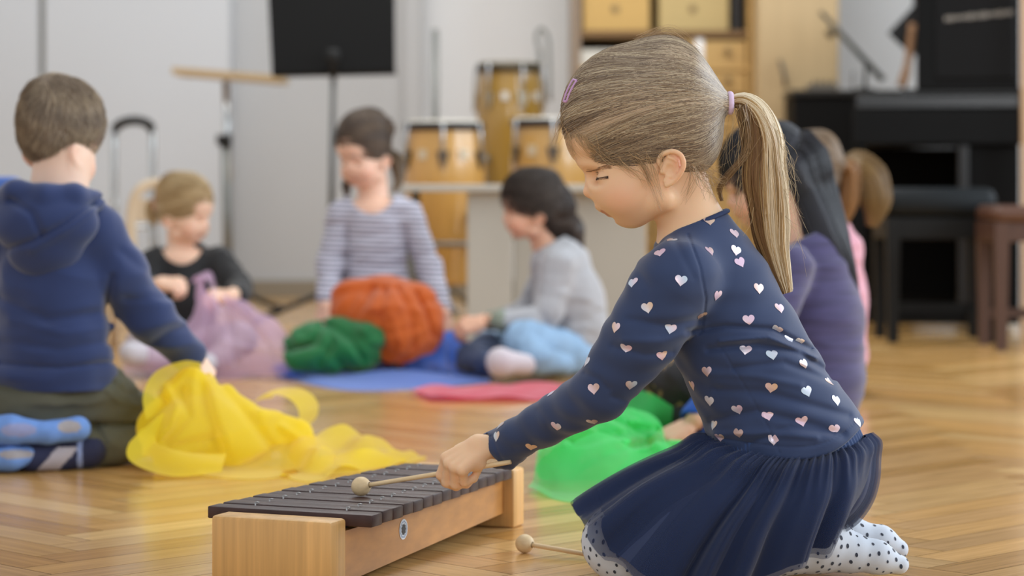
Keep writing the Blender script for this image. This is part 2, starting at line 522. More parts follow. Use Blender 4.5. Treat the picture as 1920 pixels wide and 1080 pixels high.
SKIN = np.array(lin('e3b697'))
def skin_colors(V, ht=None, base='ebc29c', lips='b8685a', blush='e0957a', lid=True, brow=None):
    base = np.array(lin(base)); C = np.tile(base, (len(V), 1))
    if ht is None: return C
    q = ht.loc(V); x = q[:, 0] + 1220; y = 260 - q[:, 2]; l = np.abs(q[:, 1])
    def blob(cx, cy, cl, rx, ry, rl, col, amt):
        w = amt * np.exp(-(((x - cx) / rx) ** 2 + ((y - cy) / ry) ** 2 + ((l - cl) / rl) ** 2))[:, None]
        return w, np.array(lin(col))
    for args in [(1165, 368, 55, 34, 26, 34, blush, .55), (1104, 362, 0, 14, 12, 14, blush, .35),
                 (1268, 308, 96, 14, 26, 12, 'd98a6c', .5), (1160, 420, 0, 16, 12, 20, blush, .2)]:
        w, c = blob(*args); C = C * (1 - w) + c * w
    # lips
    m = (x < 1166) & (np.abs(y - 399.5 - (x - 1135) * .02) < 8.5) & (l < 26 - np.abs(y - 400) * 1.2) & (x > 1118)
    e = np.clip((8 - np.abs(y - 399.8)) / 3.0, 0, 1) * np.clip((25 - l) / 5, 0, 1) * (x < 1168) * (x > 1126)
    C = C * (1 - .7 * e[:, None]) + np.array(lin(lips)) * .7 * e[:, None]
    if brow:
        yb = 309 - 3.5 * np.sin((l - 8) / 48 * 3.14); e = np.exp(-((y - yb) / 4.2) ** 2) * np.clip((l - 8) / 6, 0, 1) * np.clip((56 - l) / 10, 0, 1) * (x < 1150)
        C = C * (1 - .75 * e[:, None]) + np.array(lin(brow)) * .75 * e[:, None]
    return np.clip(C, 0, 1)

def hand_field(wrist, fwd, nrm, side=1, curl=(30, 35, 25), s=1.0, thumb=(0.55, 0.75, -0.35), thumb_curl=25, spread=0.10, finger_curls=None, fl_=1.0):
    """child's hand; fwd wrist->knuckles, nrm = back of the hand, side = +1 when the thumb is on nrm x fwd side"""
    f = unit(fwd); n = np.asarray(nrm, float); n = unit(n - f * np.dot(n, f)); y = np.cross(n, f) * side
    w = np.asarray(wrist, float)
    pt = lambda a, b, c: w + (f * a + y * b + n * c) * s
    Pm = Field(); offs = [0.0185, 0.0062, -0.0062, -0.0180]; kx = [0.050, 0.053, 0.051, 0.046]
    for i in range(4):
        Pm.cone(pt(0.002, offs[i] * .55, 0), pt(kx[i], offs[i], .001), 0.0125 * s, 0.0088 * s, 0.004 * s)
    Pm.cone(pt(0.006, 0.012, -.006), pt(0.026, 0.024, -.008), 0.0125 * s, 0.0100 * s, 0.006 * s)
    Pm.ell(pt(0.024, -0.014, -.007), np.array([.017, .011, .011]) * s, .006 * s)
    Fg = Field(); Ls = [(q * fl_, w_ * fl_, e_ * fl_) for q, w_, e_ in [(.024, .016, .013), (.027, .018, .014), (.025, .017, .014), (.019, .013, .012)]]
    tips = []
    for i in range(4):
        cu = finger_curls[i] if finger_curls else curl
        a = 0; p = pt(kx[i], offs[i], 0); r = [.0077, .0071, .0064, .0056] if i < 3 else [.0068, .0063, .0057, .005]
        latd = spread * (1.5 - i)
        for j in range(3):
            a += math.radians(cu[j])
            d = unit(f * math.cos(a) - n * math.sin(a) + y * latd * (math.cos(a) if a < 1.57 else 0.0))
            p2 = p + d * Ls[i][j] * s
            Fg.cone(p, p2, r[j] * s, r[j + 1] * s, .0006 if (j == 0) else .003)
            p = p2
        tips.append((p, d))
    td = unit(f * thumb[0] + y * thumb[1] + n * thumb[2]); p = pt(0.020, 0.022, -.007); Tm = Field()
    p2 = p + td * .024 * s; Tm.cone(p, p2, .0095 * s, .0080 * s, 0)
    c = math.radians(thumb_curl); td2 = unit(td * math.cos(c) - y * math.sin(c) * .8 - n * math.sin(c) * .4)
    Tm.cone(p2, p2 + td2 * .019 * s, .0080 * s, .0066 * s, .003)
    Pm.u(Fg, .0035 * s); Pm.u(Tm, .004 * s)
    return Pm

def heart_decal(n=28):
    t = np.linspace(0, 2 * math.pi, n, endpoint=False)
    x = 16 * np.sin(t) ** 3; y = 13 * np.cos(t) - 5 * np.cos(2 * t) - 2 * np.cos(3 * t) - np.cos(4 * t)
    return .84 * np.stack([x, y + 2], 1) / 32.0 + .16 * np.stack([.46 * np.sin(t), .42 * np.cos(t)], 1)     # about 1 wide
def oval_decal(n=12, a=.5, b=.72):
    t = np.linspace(0, 2 * math.pi, n, endpoint=False); return np.stack([a * np.cos(t), b * np.sin(t)], 1)
def stamp(f, p, nrm, up, shape, size, lift=0.0006, rings=(0.5, 1.0)):
    """a small flat motif pressed onto the surface of field f; returns V, quads"""
    u = unit(np.cross(up, nrm)); v = unit(np.cross(nrm, u)); k = len(shape)
    pts = [np.zeros((1, 2))] + [shape * r for r in rings]
    q = np.concatenate(pts) * size
    W = p + q[:, :1] * u + q[:, 1:] * v
    W = project(f, W, lift, 2)
    Q = []
    for j in range(0, k, 2): Q.append([0, 1 + j, 1 + (j + 1) % k, 1 + (j + 2) % k])
    for r in range(len(rings) - 1):
        for j in range(k): Q.append([1 + r * k + j, 1 + (r + 1) * k + j, 1 + (r + 1) * k + (j + 1) % k, 1 + r * k + (j + 1) % k])
    return W, np.array(Q)

class KF(Field):
    def __init__(s): super().__init__(); s.bb = []
    def cone(s, a, b, ra, rb, k=0.01): s.bb += [(np.asarray(a, float), ra), (np.asarray(b, float), rb)]; return super().cone(a, b, ra, rb, k)
    def ell(s, c, r, k=0.01, R=None): s.bb.append((np.asarray(c, float), float(np.max(r)))); return super().ell(c, r, k, R)
    def j(s, js, k=.02):
        """chain of (px, py, d, radius px)"""
        for i in range(len(js) - 1):
            a, b = js[i], js[i + 1]; s.cone(P(*a[:3]), P(*b[:3]), Rm(a[3], a[2]), Rm(b[3], b[2]), k)
        return s
    def e(s, px, py, d, rx, ry, rz, k=.015, R=None): return s.ell(P(px, py, d), np.array([Rm(rx, d), Rm(ry, d), Rm(rz, d)]), k, R)
    def box_(s, pad=.02):
        lo = np.min([c - r for c, r in s.bb], 0) - pad; hi = np.max([c + r for c, r in s.bb], 0) + pad; return lo, hi
# ---------------------------------------------------------------- room shell
def build_floor():
    L, Wd = .42, .07; x0, x1, y0, y1 = -3.6, 4.6, 1.2, 11.2
    rs = np.random.RandomState(1); V = []; Q = []; C = []; UV = []
    a = math.radians(45); ca, sa = math.cos(a), math.sin(a); n = 0
    tones = [lin(x) for x in ('cda266', 'c49656', 'd6ad70', 'ba8b4c', 'cf9f5e', 'c79a60')]
    R = 90
    # herringbone: steps of one board width, alternating directions
    k = int(L / Wd)
    for i in range(-R * 3, R * 3):
        for j in range(-28, 28):
            for hv in (0, 1):
                if hv == 0: ax, ay, w, h = i * Wd + j * (L * 1.0) * 1 + 0, i * Wd - j * L, L, Wd
                else: ax, ay, w, h = i * Wd + j * L + L, i * Wd - j * L - L + Wd, Wd, L
                cx, cy = ax + w / 2, ay + h / 2; X = cx * ca - cy * sa; Y = cx * sa + cy * ca + 5.0
                if X < x0 - .3 or X > x1 + .3 or Y < y0 - .3 or Y > y1 + .3: continue
                g = .0006
                for dx, dy in ((g, g), (w - g, g), (w - g, h - g), (g, h - g)):
                    qx, qy = ax + dx, ay + dy; V.append([qx * ca - qy * sa, qx * sa + qy * ca + 5.0, 0])
                t = np.array(tones[rs.randint(6)]) * rs.uniform(.90, 1.08); C += [t] * 4; Q.append([n, n + 1, n + 2, n + 3]); n += 4
                o = rs.rand(2) * 20
                uv = [(0, 0), (w, 0), (w, h), (0, h)] if hv == 0 else [(0, 0), (0, -w), (h, -w), (h, 0)]
                UV += [(u + o[0], v_ + o[1]) for u, v_ in uv]
    nb = n; V += [[x0, y0, -.0012], [x1, y0, -.0012], [x1, y1, -.0012], [x0, y1, -.0012]]; C += [np.array(lin('6b4a28'))] * 4; Q.append([n, n + 1, n + 2, n + 3]); UV += [(0, 0)] * 4
    m = mat('oak_parquet', 'c49a63', .18, attr=True, spec=.5)
    nt = m.node_tree; N = nt.nodes; Lk = nt.links; b = N['Principled BSDF']
    at = [x for x in N if x.type == 'ATTRIBUTE'][0]
    uvn = N.new('ShaderNodeUVMap'); mp = N.new('ShaderNodeMapping'); mp.inputs['Scale'].default_value = (5, 110, 1); Lk.new(uvn.outputs[0], mp.inputs[0])
    nz = N.new('ShaderNodeTexNoise'); nz.inputs['Scale'].default_value = 1; nz.inputs['Detail'].default_value = 5; Lk.new(mp.outputs[0], nz.inputs['Vector'])
    mr = N.new('ShaderNodeMapRange'); mr.inputs[1].default_value = .3; mr.inputs[2].default_value = .7; mr.inputs[3].default_value = .84; mr.inputs[4].default_value = 1.12; Lk.new(nz.outputs[0], mr.inputs[0])
    mx = N.new('ShaderNodeMix'); mx.data_type = 'RGBA'; mx.blend_type = 'MULTIPLY'; mx.inputs[0].default_value = 1
    Lk.new(at.outputs['Color'], mx.inputs[6]); Lk.new(mr.outputs[0], mx.inputs[7]); Lk.new(mx.outputs[2], b.inputs['Base Color'])
    mr2 = N.new('ShaderNodeMapRange'); mr2.inputs[3].default_value = .13; mr2.inputs[4].default_value = .27; Lk.new(nz.outputs[0], mr2.inputs[0]); Lk.new(mr2.outputs[0], b.inputs['Roughness'])
    bp = N.new('ShaderNodeBump'); bp.inputs['Strength'].default_value = .12; bp.inputs['Distance'].default_value = .001; Lk.new(nz.outputs[0], bp.inputs['Height']); Lk.new(bp.outputs[0], b.inputs['Normal'])
    o = mkobj('floor', np.array(V), np.array(Q), m, None, np.array(C), smooth=False, origin=(0, 0, 0))
    uvl = o.data.uv_layers.new(name='UVMap'); uvl.data.foreach_set('uv', np.array(UV, np.float32)[np.array(Q).ravel()].ravel())
    tag(o, kind='structure')
build_floor()

def sbox(name, x0, x1, y0, y1, z0, z1, m, bev=0.0):
    mb = MB(); mb.box(((x0 + x1) / 2, (y0 + y1) / 2, (z0 + z1) / 2), (abs(x1 - x0), abs(y1 - y0), abs(z1 - z0)), bev=bev)
    return tag(mb.build(name, m), kind='structure')
def X(px, d): return (px - 960) / FPX * d
def Z(py, d): return EYE - (py - HZ) / FPX * d

m_wall = mat('wall_plaster', 'e2e4e6', .9, noise=((2, 2, 2), .015, 3))
m_panel = mat('partition_laminate', 'b9babb', .7, noise=((1.2, 1.2, 1.2), .015, 2))
m_panel2 = mat('partition_laminate_light', 'c3c6ca', .7)
m_grey = mat('grey_trim', '9a9890', .7)
D = 11.0
sbox('wall_back', -3.6, 4.6, D + .08, D + .2, 0, 3.2, m_wall)
# folding partition on the left: panels with a dark joint
sbox('wall_left', -3.6, X(72, 10.75), 10.75, 11.08, .04, 3.2, m_panel2)
sbox('wall_left', X(84, 10.75), X(430, 10.75), 10.75, 11.08, .04, 3.2, m_panel2)
sbox('trim_1', X(72, 10.8), X(84, 10.8), 10.79, 11.08, 0, 3.2, m_grey)
sbox('wall_centre', X(430, 11), X(758, 11), 10.98, 11.08, .07, 3.2, m_panel)
sbox('trim_2', X(758, 10.94), X(790, 10.94), 10.93, 11.08, 0, 3.2, m_panel)
sbox('trim_3', X(430, 11) - .02, X(437, 11), 10.96, 11.08, 0, 3.2, m_grey)
sbox('wall_left', -3.78, -3.66, 1.0, 11.1, 0, 3.2, m_wall)
sbox('baseboard_back', X(430, 11), X(1100, 11), 10.965, 10.99, 0, .075, mat('skirting_board', '8d8270', .6))
sbox('baseboard_left', -3.6, X(430, 10.74), 10.735, 10.76, 0, .06, mat('skirting_board_left', '9c9488', .6))
# ---------------------------------------------------------------- the girl at the xylophone
GD = 3.08
def W(px, py, lat=0.0):
    """lat: pixels (1/1472 m) away from her middle plane, + is away from the camera"""
    return P(px, py, GD + lat / 1472.0)
def rr(r): return r / 1472.0
def build_girl():
    root = thing('person', (0.40, 3.08, 0.0), 'kneeling girl with a long blonde ponytail, navy heart-print top and tulle skirt, playing the xylophone', 'person')
    HT = HeadT(W(1220, 260, 0), 180, 20, 0)
    m_skin = mat('skin', 'e2b698', .5, spec=.35, attr=True, sss=.3, bump=((700, 700, 700), .05, .0006))
    # ------------ body
    B = Field()
    B.u(HT.field(HEADF), 0.0)
    B.cone(W(1268, 318, 0), W(1302, 440, 0), rr(50), rr(60), .016)
    B.cone(W(1302, 440, 0), W(1315, 490, 0), rr(60), rr(80), .02)
    for s in (-1, 1): B.cone(W(1310, 462, 0), W(1285, 500, 88 * s), rr(52), rr(50), .02)
    T = Field()
    T.chain([W(1320, 500), W(1370, 620), W(1440, 770), W(1490, 850)], [rr(90), rr(100), rr(100), rr(110)], .02)
    B.u(T, .02)
    wr = P(938, 838, 3.15); el = P(1126, 735, 3.03); sh = W(1268, 540, -105)
    B.chain([sh, el, P(1010, 797, 3.10), wr], [rr(50), rr(34), rr(28), rr(22)], .015)
    Hn = hand_field(P(903, 838, 3.145), (-.74, -.30, -.45), (-.12, -.62, .78), side=-1, s=.90, fl_=1.22, thumb=(.75, .25, -.6), thumb_curl=20, spread=0.04,
                    finger_curls=[(58, 42, 20), (68, 56, 35), (76, 68, 45), (84, 80, 55)])
    B.cone(wr, P(899, 836, 3.143), rr(22), rr(22), .008); B.u(Hn, .007)
    # far arm, resting behind her lap
    B.chain([W(1300, 540, 105), W(1375, 700, 135), W(1400, 830, 95)], [rr(48), rr(34), rr(26)], .015)
    B.u(hand_field(W(1398, 838, 92), (-.55, .0, -.75), (-.7, 0.2, .5), side=1, s=.95), .006)
    # legs
    for s in (-1, 1):
        B.chain([W(1530, 912, 66 * s), W(1190, 1010, 82 * s)], [rr(56), rr(50)], .02)
    V, Q = surf(B, np.array([-.14, 2.85, .02]), np.array([.48, 3.34, .72]), .0018)
    C = skin_colors(V, HT)
    # blur-free details: warm ear, eyelid crease
    q = HT.loc(V); x = q[:, 0] + 1220; y = 260 - q[:, 2]; l = np.abs(q[:, 1])
    cr = np.exp(-((y - (321 - (x - 1130) * .12)) / 1.8) ** 2) * np.exp(-((x - 1133) / 13) ** 2) * (l > 18) * (l < 60)
    C = C * (1 - .22 * cr[:, None]) + np.array(lin('8a5040')) * .22 * cr[:, None]
    mkobj('body', V, Q, m_skin, root, C)
    # nails of the visible hand are left to the skin; lashes
    LP = []
    for s in (-1, 1):
        rs = np.random.RandomState(3)
        for i in range(46):
            u = i / 45
            a = HP(1115 + 28 * u, 330.5 + 3.5 * math.sin(math.pi * u), (30 + 31 * u) * s)
            b0 = a + np.array([-4 + 5 * u + rs.uniform(-1, 1), rs.uniform(-1, 1) + s * 2, -3.6 - 1.2 * rs.rand()])
            LP.append([a, (a + b0) / 2 + np.array([0, 0, -1.6]), b0])
    LP = np.array(LP); sh_ = LP.shape; w = HT.world(LP.reshape(-1, 3))
    w0 = w.reshape(sh_); base = project(B, w0[:, 0], .0002, 4); dl = base - w0[:, 0]; w0 = w0 + dl[:, None]
    v1, q1 = strands(w0, .00036, .0001)
    for s in (-1, 1):     # lash line
        t = np.linspace(0, 1, 14); ln = np.stack([1115 + 28 * t, 330.5 + 3.5 * np.sin(math.pi * t), (30 + 31 * t) * s], 1)
        ln = np.array([HP(*a) for a in ln]); lw = project(B, HT.world(ln), .0003, 5)
        v2, q2 = strands(lw[None], .0006, .0004, 5); q1 = np.concatenate([q1, q2 + len(v1)]); v1 = np.concatenate([v1, v2])
    half = v1[q1][:, :, 1].mean(1) < GD; ml = mat('lash', '4e3a2e', .6)
    for hs in (half, ~half):
        us = np.unique(q1[hs]); mp = np.zeros(len(v1), int); mp[us] = np.arange(len(us)); mkobj('eyelashes', v1[us], mp[q1[hs]], ml, root)
    rs = np.random.RandomState(5); EB = []
    for s in (-1, 1):
        for i in range(120):
            u = rs.rand(); a = HP(1100 + 40 * u + rs.uniform(-1, 1), 311 + 3 * u - 3.0 * math.sin(math.pi * u) + rs.normal() * 1.6, (20 + 44 * u) * s)
            EB.append([a, a + np.array([7.0, 3 * s, -.4 + 1.2 * rs.rand()])])
    EB = np.array(EB); e0 = HT.world(EB.reshape(-1, 3)); e0 = project(B, e0, .0004, 4).reshape(-1, 2, 3)
    v1, q1 = strands(e0, .00024, .0001)
    half = v1[q1][:, :, 1].mean(1) < GD; ml = mat('brow_hair', 'a07a58', .6)
    for hs in (half, ~half):
        us = np.unique(q1[hs]); mp = np.zeros(len(v1), int); mp[us] = np.arange(len(us)); mkobj('eyebrow', v1[us], mp[q1[hs]], ml, root)

    # ------------ hair
    HL = hair_local(); HF = HT.field(HL)
    V, Q = surf(HF, HT.c - np.array([.15, .12, .11]), HT.c + np.array([.13, .12, .15]), .0022)
    nz = wob(V.astype(np.float32), 60, 2)[:, None]
    m_cap = mat('hair_base', '6b5540', .55, attr=True, bump=((60, 60, 500), .3, .002))
    cap = mkobj('hair', V, Q, m_cap, root, np.array(lin('6e5844')) * (1 + .15 * nz))
    # combed strands drawn back to the tie
    rs = np.random.RandomState(11)
    cand = V[rs.choice(len(V), 60000)]; ql = HT.loc(cand); X = ql[:, 0] + 1220; Y = 260 - ql[:, 2]
    edge = np.maximum(0, 1 - np.abs(HL((ql * 0.985).astype(np.float32))) / 6)
    tie = HT.wp(1362, 193, 0)
    dist = np.linalg.norm(cand - tie, axis=1)
    keep = (dist > .045) & (ql[:, 1] < 62)
    cand = cand[keep][:12500]; ql = ql[keep][:12500]; X = X[keep][:12500]; Y = Y[keep][:12500]
    K = 22; S = len(cand); t = np.linspace(0, 1, K)
    loc0 = HT.loc(cand); endl = HP(1357, 193, 0) + rs.normal(size=(S, 3)) * [0, 5.5, 6.5]
    path = loc0[:, None] * (1 - t)[None, :, None] + endl[:, None] * t[None, :, None]
    # hair in front of the parting first falls towards the back of the crown
    cx = (X - 1090) * .62 + (Y - 225)
    bulge = np.sin(np.pi * t)[None, :] * (rs.normal(size=(S, 1)) * 5 + np.clip((Y - 230) / 8, -4, 10)[:, None])
    path[:, :, 2] += -bulge
    fr_ = np.clip((-loc0[:, 0] - 30) / 80, 0, 1); sg = np.where(loc0[:, 1] > 0, 1.0, -1.0) * np.clip(np.abs(loc0[:, 1]) / 12, .3, 1)
    path[:, :, 1] += (sg * fr_ * 60)[:, None] * np.sin(np.pi * t)[None]
    path[:, :, 2] += (fr_ * 22)[:, None] * np.sin(np.pi * t)[None]
    wv = np.stack([np.sin(t[None] * rs.uniform(3, 9, (S, 1)) + rs.uniform(0, 6, (S, 1))) * rs.uniform(.4, 2.2, (S, 1)) for _ in range(3)], -1) * (1 - t ** 2)[None, :, None]
    path = path + wv
    HLu = Field(); HLu.ell(HP(1204, 216), (151, 109, 136)); HLu.ell(HP(1248, 152), (72, 80, 82), 30); HLu.ell(HP(1285, 270), (60, 74, 56), 25); HLu.cone(HP(1285, 178), HP(1362, 193), 74, 13, 22)
    fl = path.reshape(-1, 3)
    off = np.repeat(rs.uniform(-.5, 3.0, S) , K)
    cen = HP(1222, 205, 0).astype(float); dr = fl - cen; dr /= np.linalg.norm(dr, axis=1)[:, None]
    lo_ = np.zeros(len(fl)); hi_ = np.full(len(fl), 240.0)
    for _ in range(10):
        md = (lo_ + hi_) / 2; ins = HLu((cen + dr * md[:, None]).astype(np.float32)) < off
        lo_ = np.where(ins, md, lo_); hi_ = np.where(ins, hi_, md)
    fl = cen + dr * ((lo_ + hi_) / 2)[:, None]
    path = HT.world(fl).reshape(S, K, 3)
    # clumped colour: light brown, some fair, some dark
    key = np.sin(loc0[:, 2] * .16 + loc0[:, 1] * .05 + loc0[:, 0] * .02) * .35 + np.sin(loc0[:, 2] * .45 + loc0[:, 0] * .05) * .25 + rs.normal(size=S) * .28 + .05
    c0 = np.array(lin('8f7a63')); c1 = np.array(lin('d2bf9f')); c2 = np.array(lin('55443a'))
    k1 = np.clip(key, 0, 1)[:, None]; k2 = np.clip(-key, 0, 1)[:, None]
    sc = c0 * (1 - k1) * (1 - k2) + c1 * k1 + c2 * k2 * (1 - k1)
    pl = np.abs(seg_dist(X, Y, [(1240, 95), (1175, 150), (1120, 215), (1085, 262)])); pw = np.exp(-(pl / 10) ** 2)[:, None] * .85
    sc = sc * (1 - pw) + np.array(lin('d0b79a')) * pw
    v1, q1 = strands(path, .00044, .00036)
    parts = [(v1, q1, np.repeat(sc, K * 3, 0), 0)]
    # fine loose hairs: fringe, sideburn, nape, crown
    wl = []; 
    def wisp(p0, p1, p2, n, j, lat):
        for _ in range(n):
            a = np.array([HP(*(np.array(p) + rs.normal(size=2) * j), -lat + rs.normal() * 4) for p in (p0, p1, p2)])
            wl.append(spline(a, 12))
    wisp((1150, 262), (1195, 300), (1213, 345), 7, 5, 84)
    wisp((1165, 270), (1205, 318), (1232, 388), 9, 5, 84)
    wisp((1206, 285), (1222, 330), (1238, 370), 9, 5, 90)
    wisp((1110, 250), (1130, 278), (1168, 300), 26, 8, 68)
    wisp((1075, 235), (1092, 262), (1125, 284), 22, 8, 48)
    wisp((1060, 225), (1064, 250), (1085, 285), 12, 6, 20)
    wisp((1300, 300), (1318, 335), (1325, 372), 10, 8, 50)
    wisp((1290, 295), (1296, 330), (1280, 372), 16, 6, 62)
    wisp((1310, 320), (1338, 345), (1352, 335), 20, 8, 30)
    wisp((1190, 80), (1250, 60), (1310, 96), 26, 7, 10)
    wisp((1060, 215), (1048, 240), (1040, 268), 14, 6, 5)
    wisp((1235, 285), (1232, 300), (1226, 330), 8, 4, 92)
    wisp((1120, 262), (1150, 286), (1190, 296), 50, 8, 80)
    wisp((1165, 272), (1195, 292), (1228, 300), 34, 5, 90)
    wisp((1090, 240), (1105, 270), (1135, 292), 40, 7, 66)
    wisp((1172, 282), (1200, 306), (1216, 336), 14, 5, 88)
    wisp((1110, 276), (1145, 303), (1185, 318), 10, 7, 78)
    wisp((1160, 300), (1190, 330), (1212, 350), 7, 5, 84)
    wisp((1065, 235), (1072, 262), (1082, 284), 22, 6, 36)
    wisp((1295, 305), (1312, 322), (1340, 318), 16, 8, 55)
    wisp((1300, 318), (1310, 345), (1318, 362), 9, 7, 58)
    wl = np.array(wl); sh3 = wl.shape
    fl = wl.reshape(-1, 3); d = HEADF(fl.astype(np.float32)); m_ = d < 2.0
    for _ in range(3):
        d = HEADF(fl.astype(np.float32)) - 2.5; g = grad(HEADF, fl, .5); fl = np.where((d < 0)[:, None], fl - g * d[:, None], fl)
    v2, q2 = strands(HT.world(fl).reshape(sh3), .00028, .0001)
    cw = np.array(lin('b59670')) * (1 + .25 * rs.normal(size=(len(wl), 1))).clip(.5, 1.6)
    parts.append((v2, q2, np.repeat(cw, 12 * 3, 0), 0))
    v, qd, c, _m = merge(parts)
    m_hair = mat('hair_strand', '8a6b4c', .38, spec=.55, attr=True)
    mkobj('combed_strands', v, qd, m_hair, cap, c)
    # ponytail
    ctr = spline([(1362, 193), (1392, 190), (1418, 214), (1432, 262), (1434, 330), (1441, 400), (1450, 465), (1474, 550)], 30)
    wid = np.interp(np.linspace(0, 1, 30), [0, .10, .25, .4, .6, .8, .93, 1], [8, 12, 22, 31, 37, 29, 17, 10])
    S = 6500; K = 30; ang = rs.uniform(0, 2 * math.pi, S); rad = np.sqrt(rs.rand(S)); 
    tan = np.gradient(ctr, axis=0); tan /= np.linalg.norm(tan, axis=1)[:, None]; nr = np.stack([-tan[:, 1], tan[:, 0]], 1); NSGN = 1.0 if nr[20, 0] > 0 else -1.0
    ox = np.cos(ang) * rad; oy = np.sin(ang) * rad
    tt = np.linspace(0, 1, K)
    oxx = ox[:, None] + .15 * np.sin(tt[None] * rs.uniform(5, 8, (S, 1)) + np.round(ang * 3)[:, None]) + .25 * tt * np.sin(np.round(ang * 4) * 2.1)[:, None]
    xy = ctr[None] + nr[None] * (oxx * wid[None])[:, :, None]
    lt = oy[:, None] * wid[None] * .62
    end = 1.0 - .2 * rs.rand(S) ** 1.6 
    pp = np.zeros((S, K, 3))
    for i in range(K): pp[:, i] = np.array([xy[:, i, 0] - 1220, lt[:, i], 260 - xy[:, i, 1]]).T
    # trim the ends unevenly
    idx = np.clip(tt[None] * end[:, None] * (K - 1), 0, K - 1.001); i0 = idx.astype(int); fr = (idx - i0)[..., None]
    ar = np.arange(S)[:, None]; pp = pp[ar, i0] * (1 - fr) + pp[ar, i0 + 1] * fr
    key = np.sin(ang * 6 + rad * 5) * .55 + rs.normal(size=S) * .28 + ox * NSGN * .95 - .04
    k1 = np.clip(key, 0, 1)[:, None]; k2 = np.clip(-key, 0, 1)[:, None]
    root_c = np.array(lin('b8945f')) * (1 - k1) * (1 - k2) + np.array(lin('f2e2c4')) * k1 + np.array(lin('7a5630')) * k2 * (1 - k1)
    v1, q1 = strands(HT.world(pp.reshape(-1, 3)).reshape(S, K, 3), .00052, .0003)
    parts = [(v1, q1, np.repeat(root_c, K * 3, 0), 0)]
    # one loose lock curling forward, and flyaways
    wl = []
    for _ in range(160):
        j = rs.normal(size=(6, 2)) * [2.6, 2.6]; a = np.array([(1392, 205), (1400, 250), (1396, 290), (1368, 325), (1349, 352), (1352, 375)]) + j * np.linspace(1, .5, 6)[:, None] + rs.normal(size=2) * [4.5, 3] * np.linspace(1, .12, 6)[:, None]
        l0 = rs.normal() * 4 - 12
        wl.append(spline(np.array([HP(p[0], p[1], l0) for p in a]), 16))
    wl = np.array(wl); v2, q2 = strands(HT.world(wl.reshape(-1, 3)).reshape(wl.shape), .00055, .0002)
    parts.append((v2, q2, np.repeat(np.array(lin('8a6a42')) * rs.uniform(.6, 1.3, (len(wl), 1)), 48, 0), 0))
    wl = []
    for _ in range(120):
        u = rs.uniform(.12, .75); c_ = ctr[int(u * 29)]; sd = 1 if rs.rand() < .75 else -1; st = c_ + np.array([wid[int(u * 29)] * sd * .9, 0])
        a = np.array([st, st + [sd * rs.uniform(4, 16), rs.uniform(10, 40)], st + [sd * rs.uniform(4, 40), rs.uniform(40, 100)], st + [sd * rs.uniform(-5, 50), rs.uniform(60, 140)]])
        l0 = rs.normal() * 12; wl.append(spline(np.array([HP(p[0], p[1], l0) for p in a]), 14))
    wl = np.array(wl); v2, q2 = strands(HT.world(wl.reshape(-1, 3)).reshape(wl.shape), .00025, .0001)
    parts.append((v2, q2, np.repeat(np.array(lin('c8ad80')) * rs.uniform(.6, 1.2, (len(wl), 1)), 42, 0), 0))
    v, qd, c, _m = merge(parts)
    pony = mkobj('ponytail', v, qd, m_hair, root, c, label='long fair ponytail with golden ends')
    # hair tie: two padded loops
    tb = MB()
    for k, dx in enumerate((-5, 7)):
        a = np.linspace(0, 2 * math.pi, 41); ring = []
        for th in a:
            ring.append(HT.world(HP(1362 + dx, 193 - 16 * math.cos(th), 14 * math.sin(th))))
        tb.tube(np.array(ring), rr(6.4) * (1 + .06 * np.sin(a * 14)), 10, cap=False)
    tb.build('hair_tie', mat('hair_tie', 'dcc3de', .8, bump=((900, 900, 900), .3, .0005)), pony, True, label='pale lilac hair tie')
    cb = MB()
    cp = [(1052, 190), (1060, 176), (1070, 164), (1080, 154)]
    pts = project(HF, np.array([HT.wp(a, b, -26) for a, b in spline(cp, 14)]), .0018, 4)
    pts2 = project(HF, np.array([HT.wp(a + 2, b, -42) for a, b in spline(cp, 14)]), .0018, 4)
    cb.tube(pts, rr(2.4), 8); cb.tube(pts2, rr(2.4), 8); cb.tube(np.array([pts[0], pts2[0]]), rr(2.6), 8); cb.tube(np.array([pts[-1], pts2[-1]]), rr(2.2), 8)
    cb.build('hair_clip', mat('clip', 'c79ac8', .35), cap, True, label='pink snap hair clip')

    # ------------ top
    S_ = Field()
    TS = Field()
    TS.chain([W(1312, 478), W(1340, 540), W(1382, 640), W(1415, 705), W(1456, 785), W(1482, 838)], [rr(82), rr(108), rr(119), rr(123), rr(133), rr(145)], .03)
    S_.u(TS, 0)
    S_.cone(W(1298, 420), W(1315, 470), rr(62), rr(80), .02)
    for s in (-1, 1): S_.cone(W(1312, 462, 0), W(1285, 512, 96 * s), rr(50), rr(64), .02)
    A1 = Field()
    A1.chain([W(1258, 540, -100), W(1205, 628, -98), el, P(1024, 793, 3.10), P(925, 845, 3.158)], [rr(77), rr(70), rr(53), rr(42), rr(37)], .02)
    A1.cone(P(965, 852, 3.14), P(955, 868, 3.145), rr(18), rr(14), .01)
    A1.sub(f_cone(P(935, 842, 3.15), P(850, 858, 3.16), rr(31), rr(38)), .002)
    cutn = unit(P(1022, 797, 3.10) - P(925, 848, 3.158)); cutp = P(906, 848, 3.158)
    A1.isect(lambda p: -((p - cutp.astype(np.float32)) @ (cutn + np.array([.0, 0, .35])).astype(np.float32)) , .002)
    S_.u(A1, .018)
    A2 = Field(); A2.chain([W(1300, 540, 100), W(1378, 700, 132), W(1402, 815, 98)], [rr(70), rr(50), rr(36)], .02)
    S_.u(A2, .018)
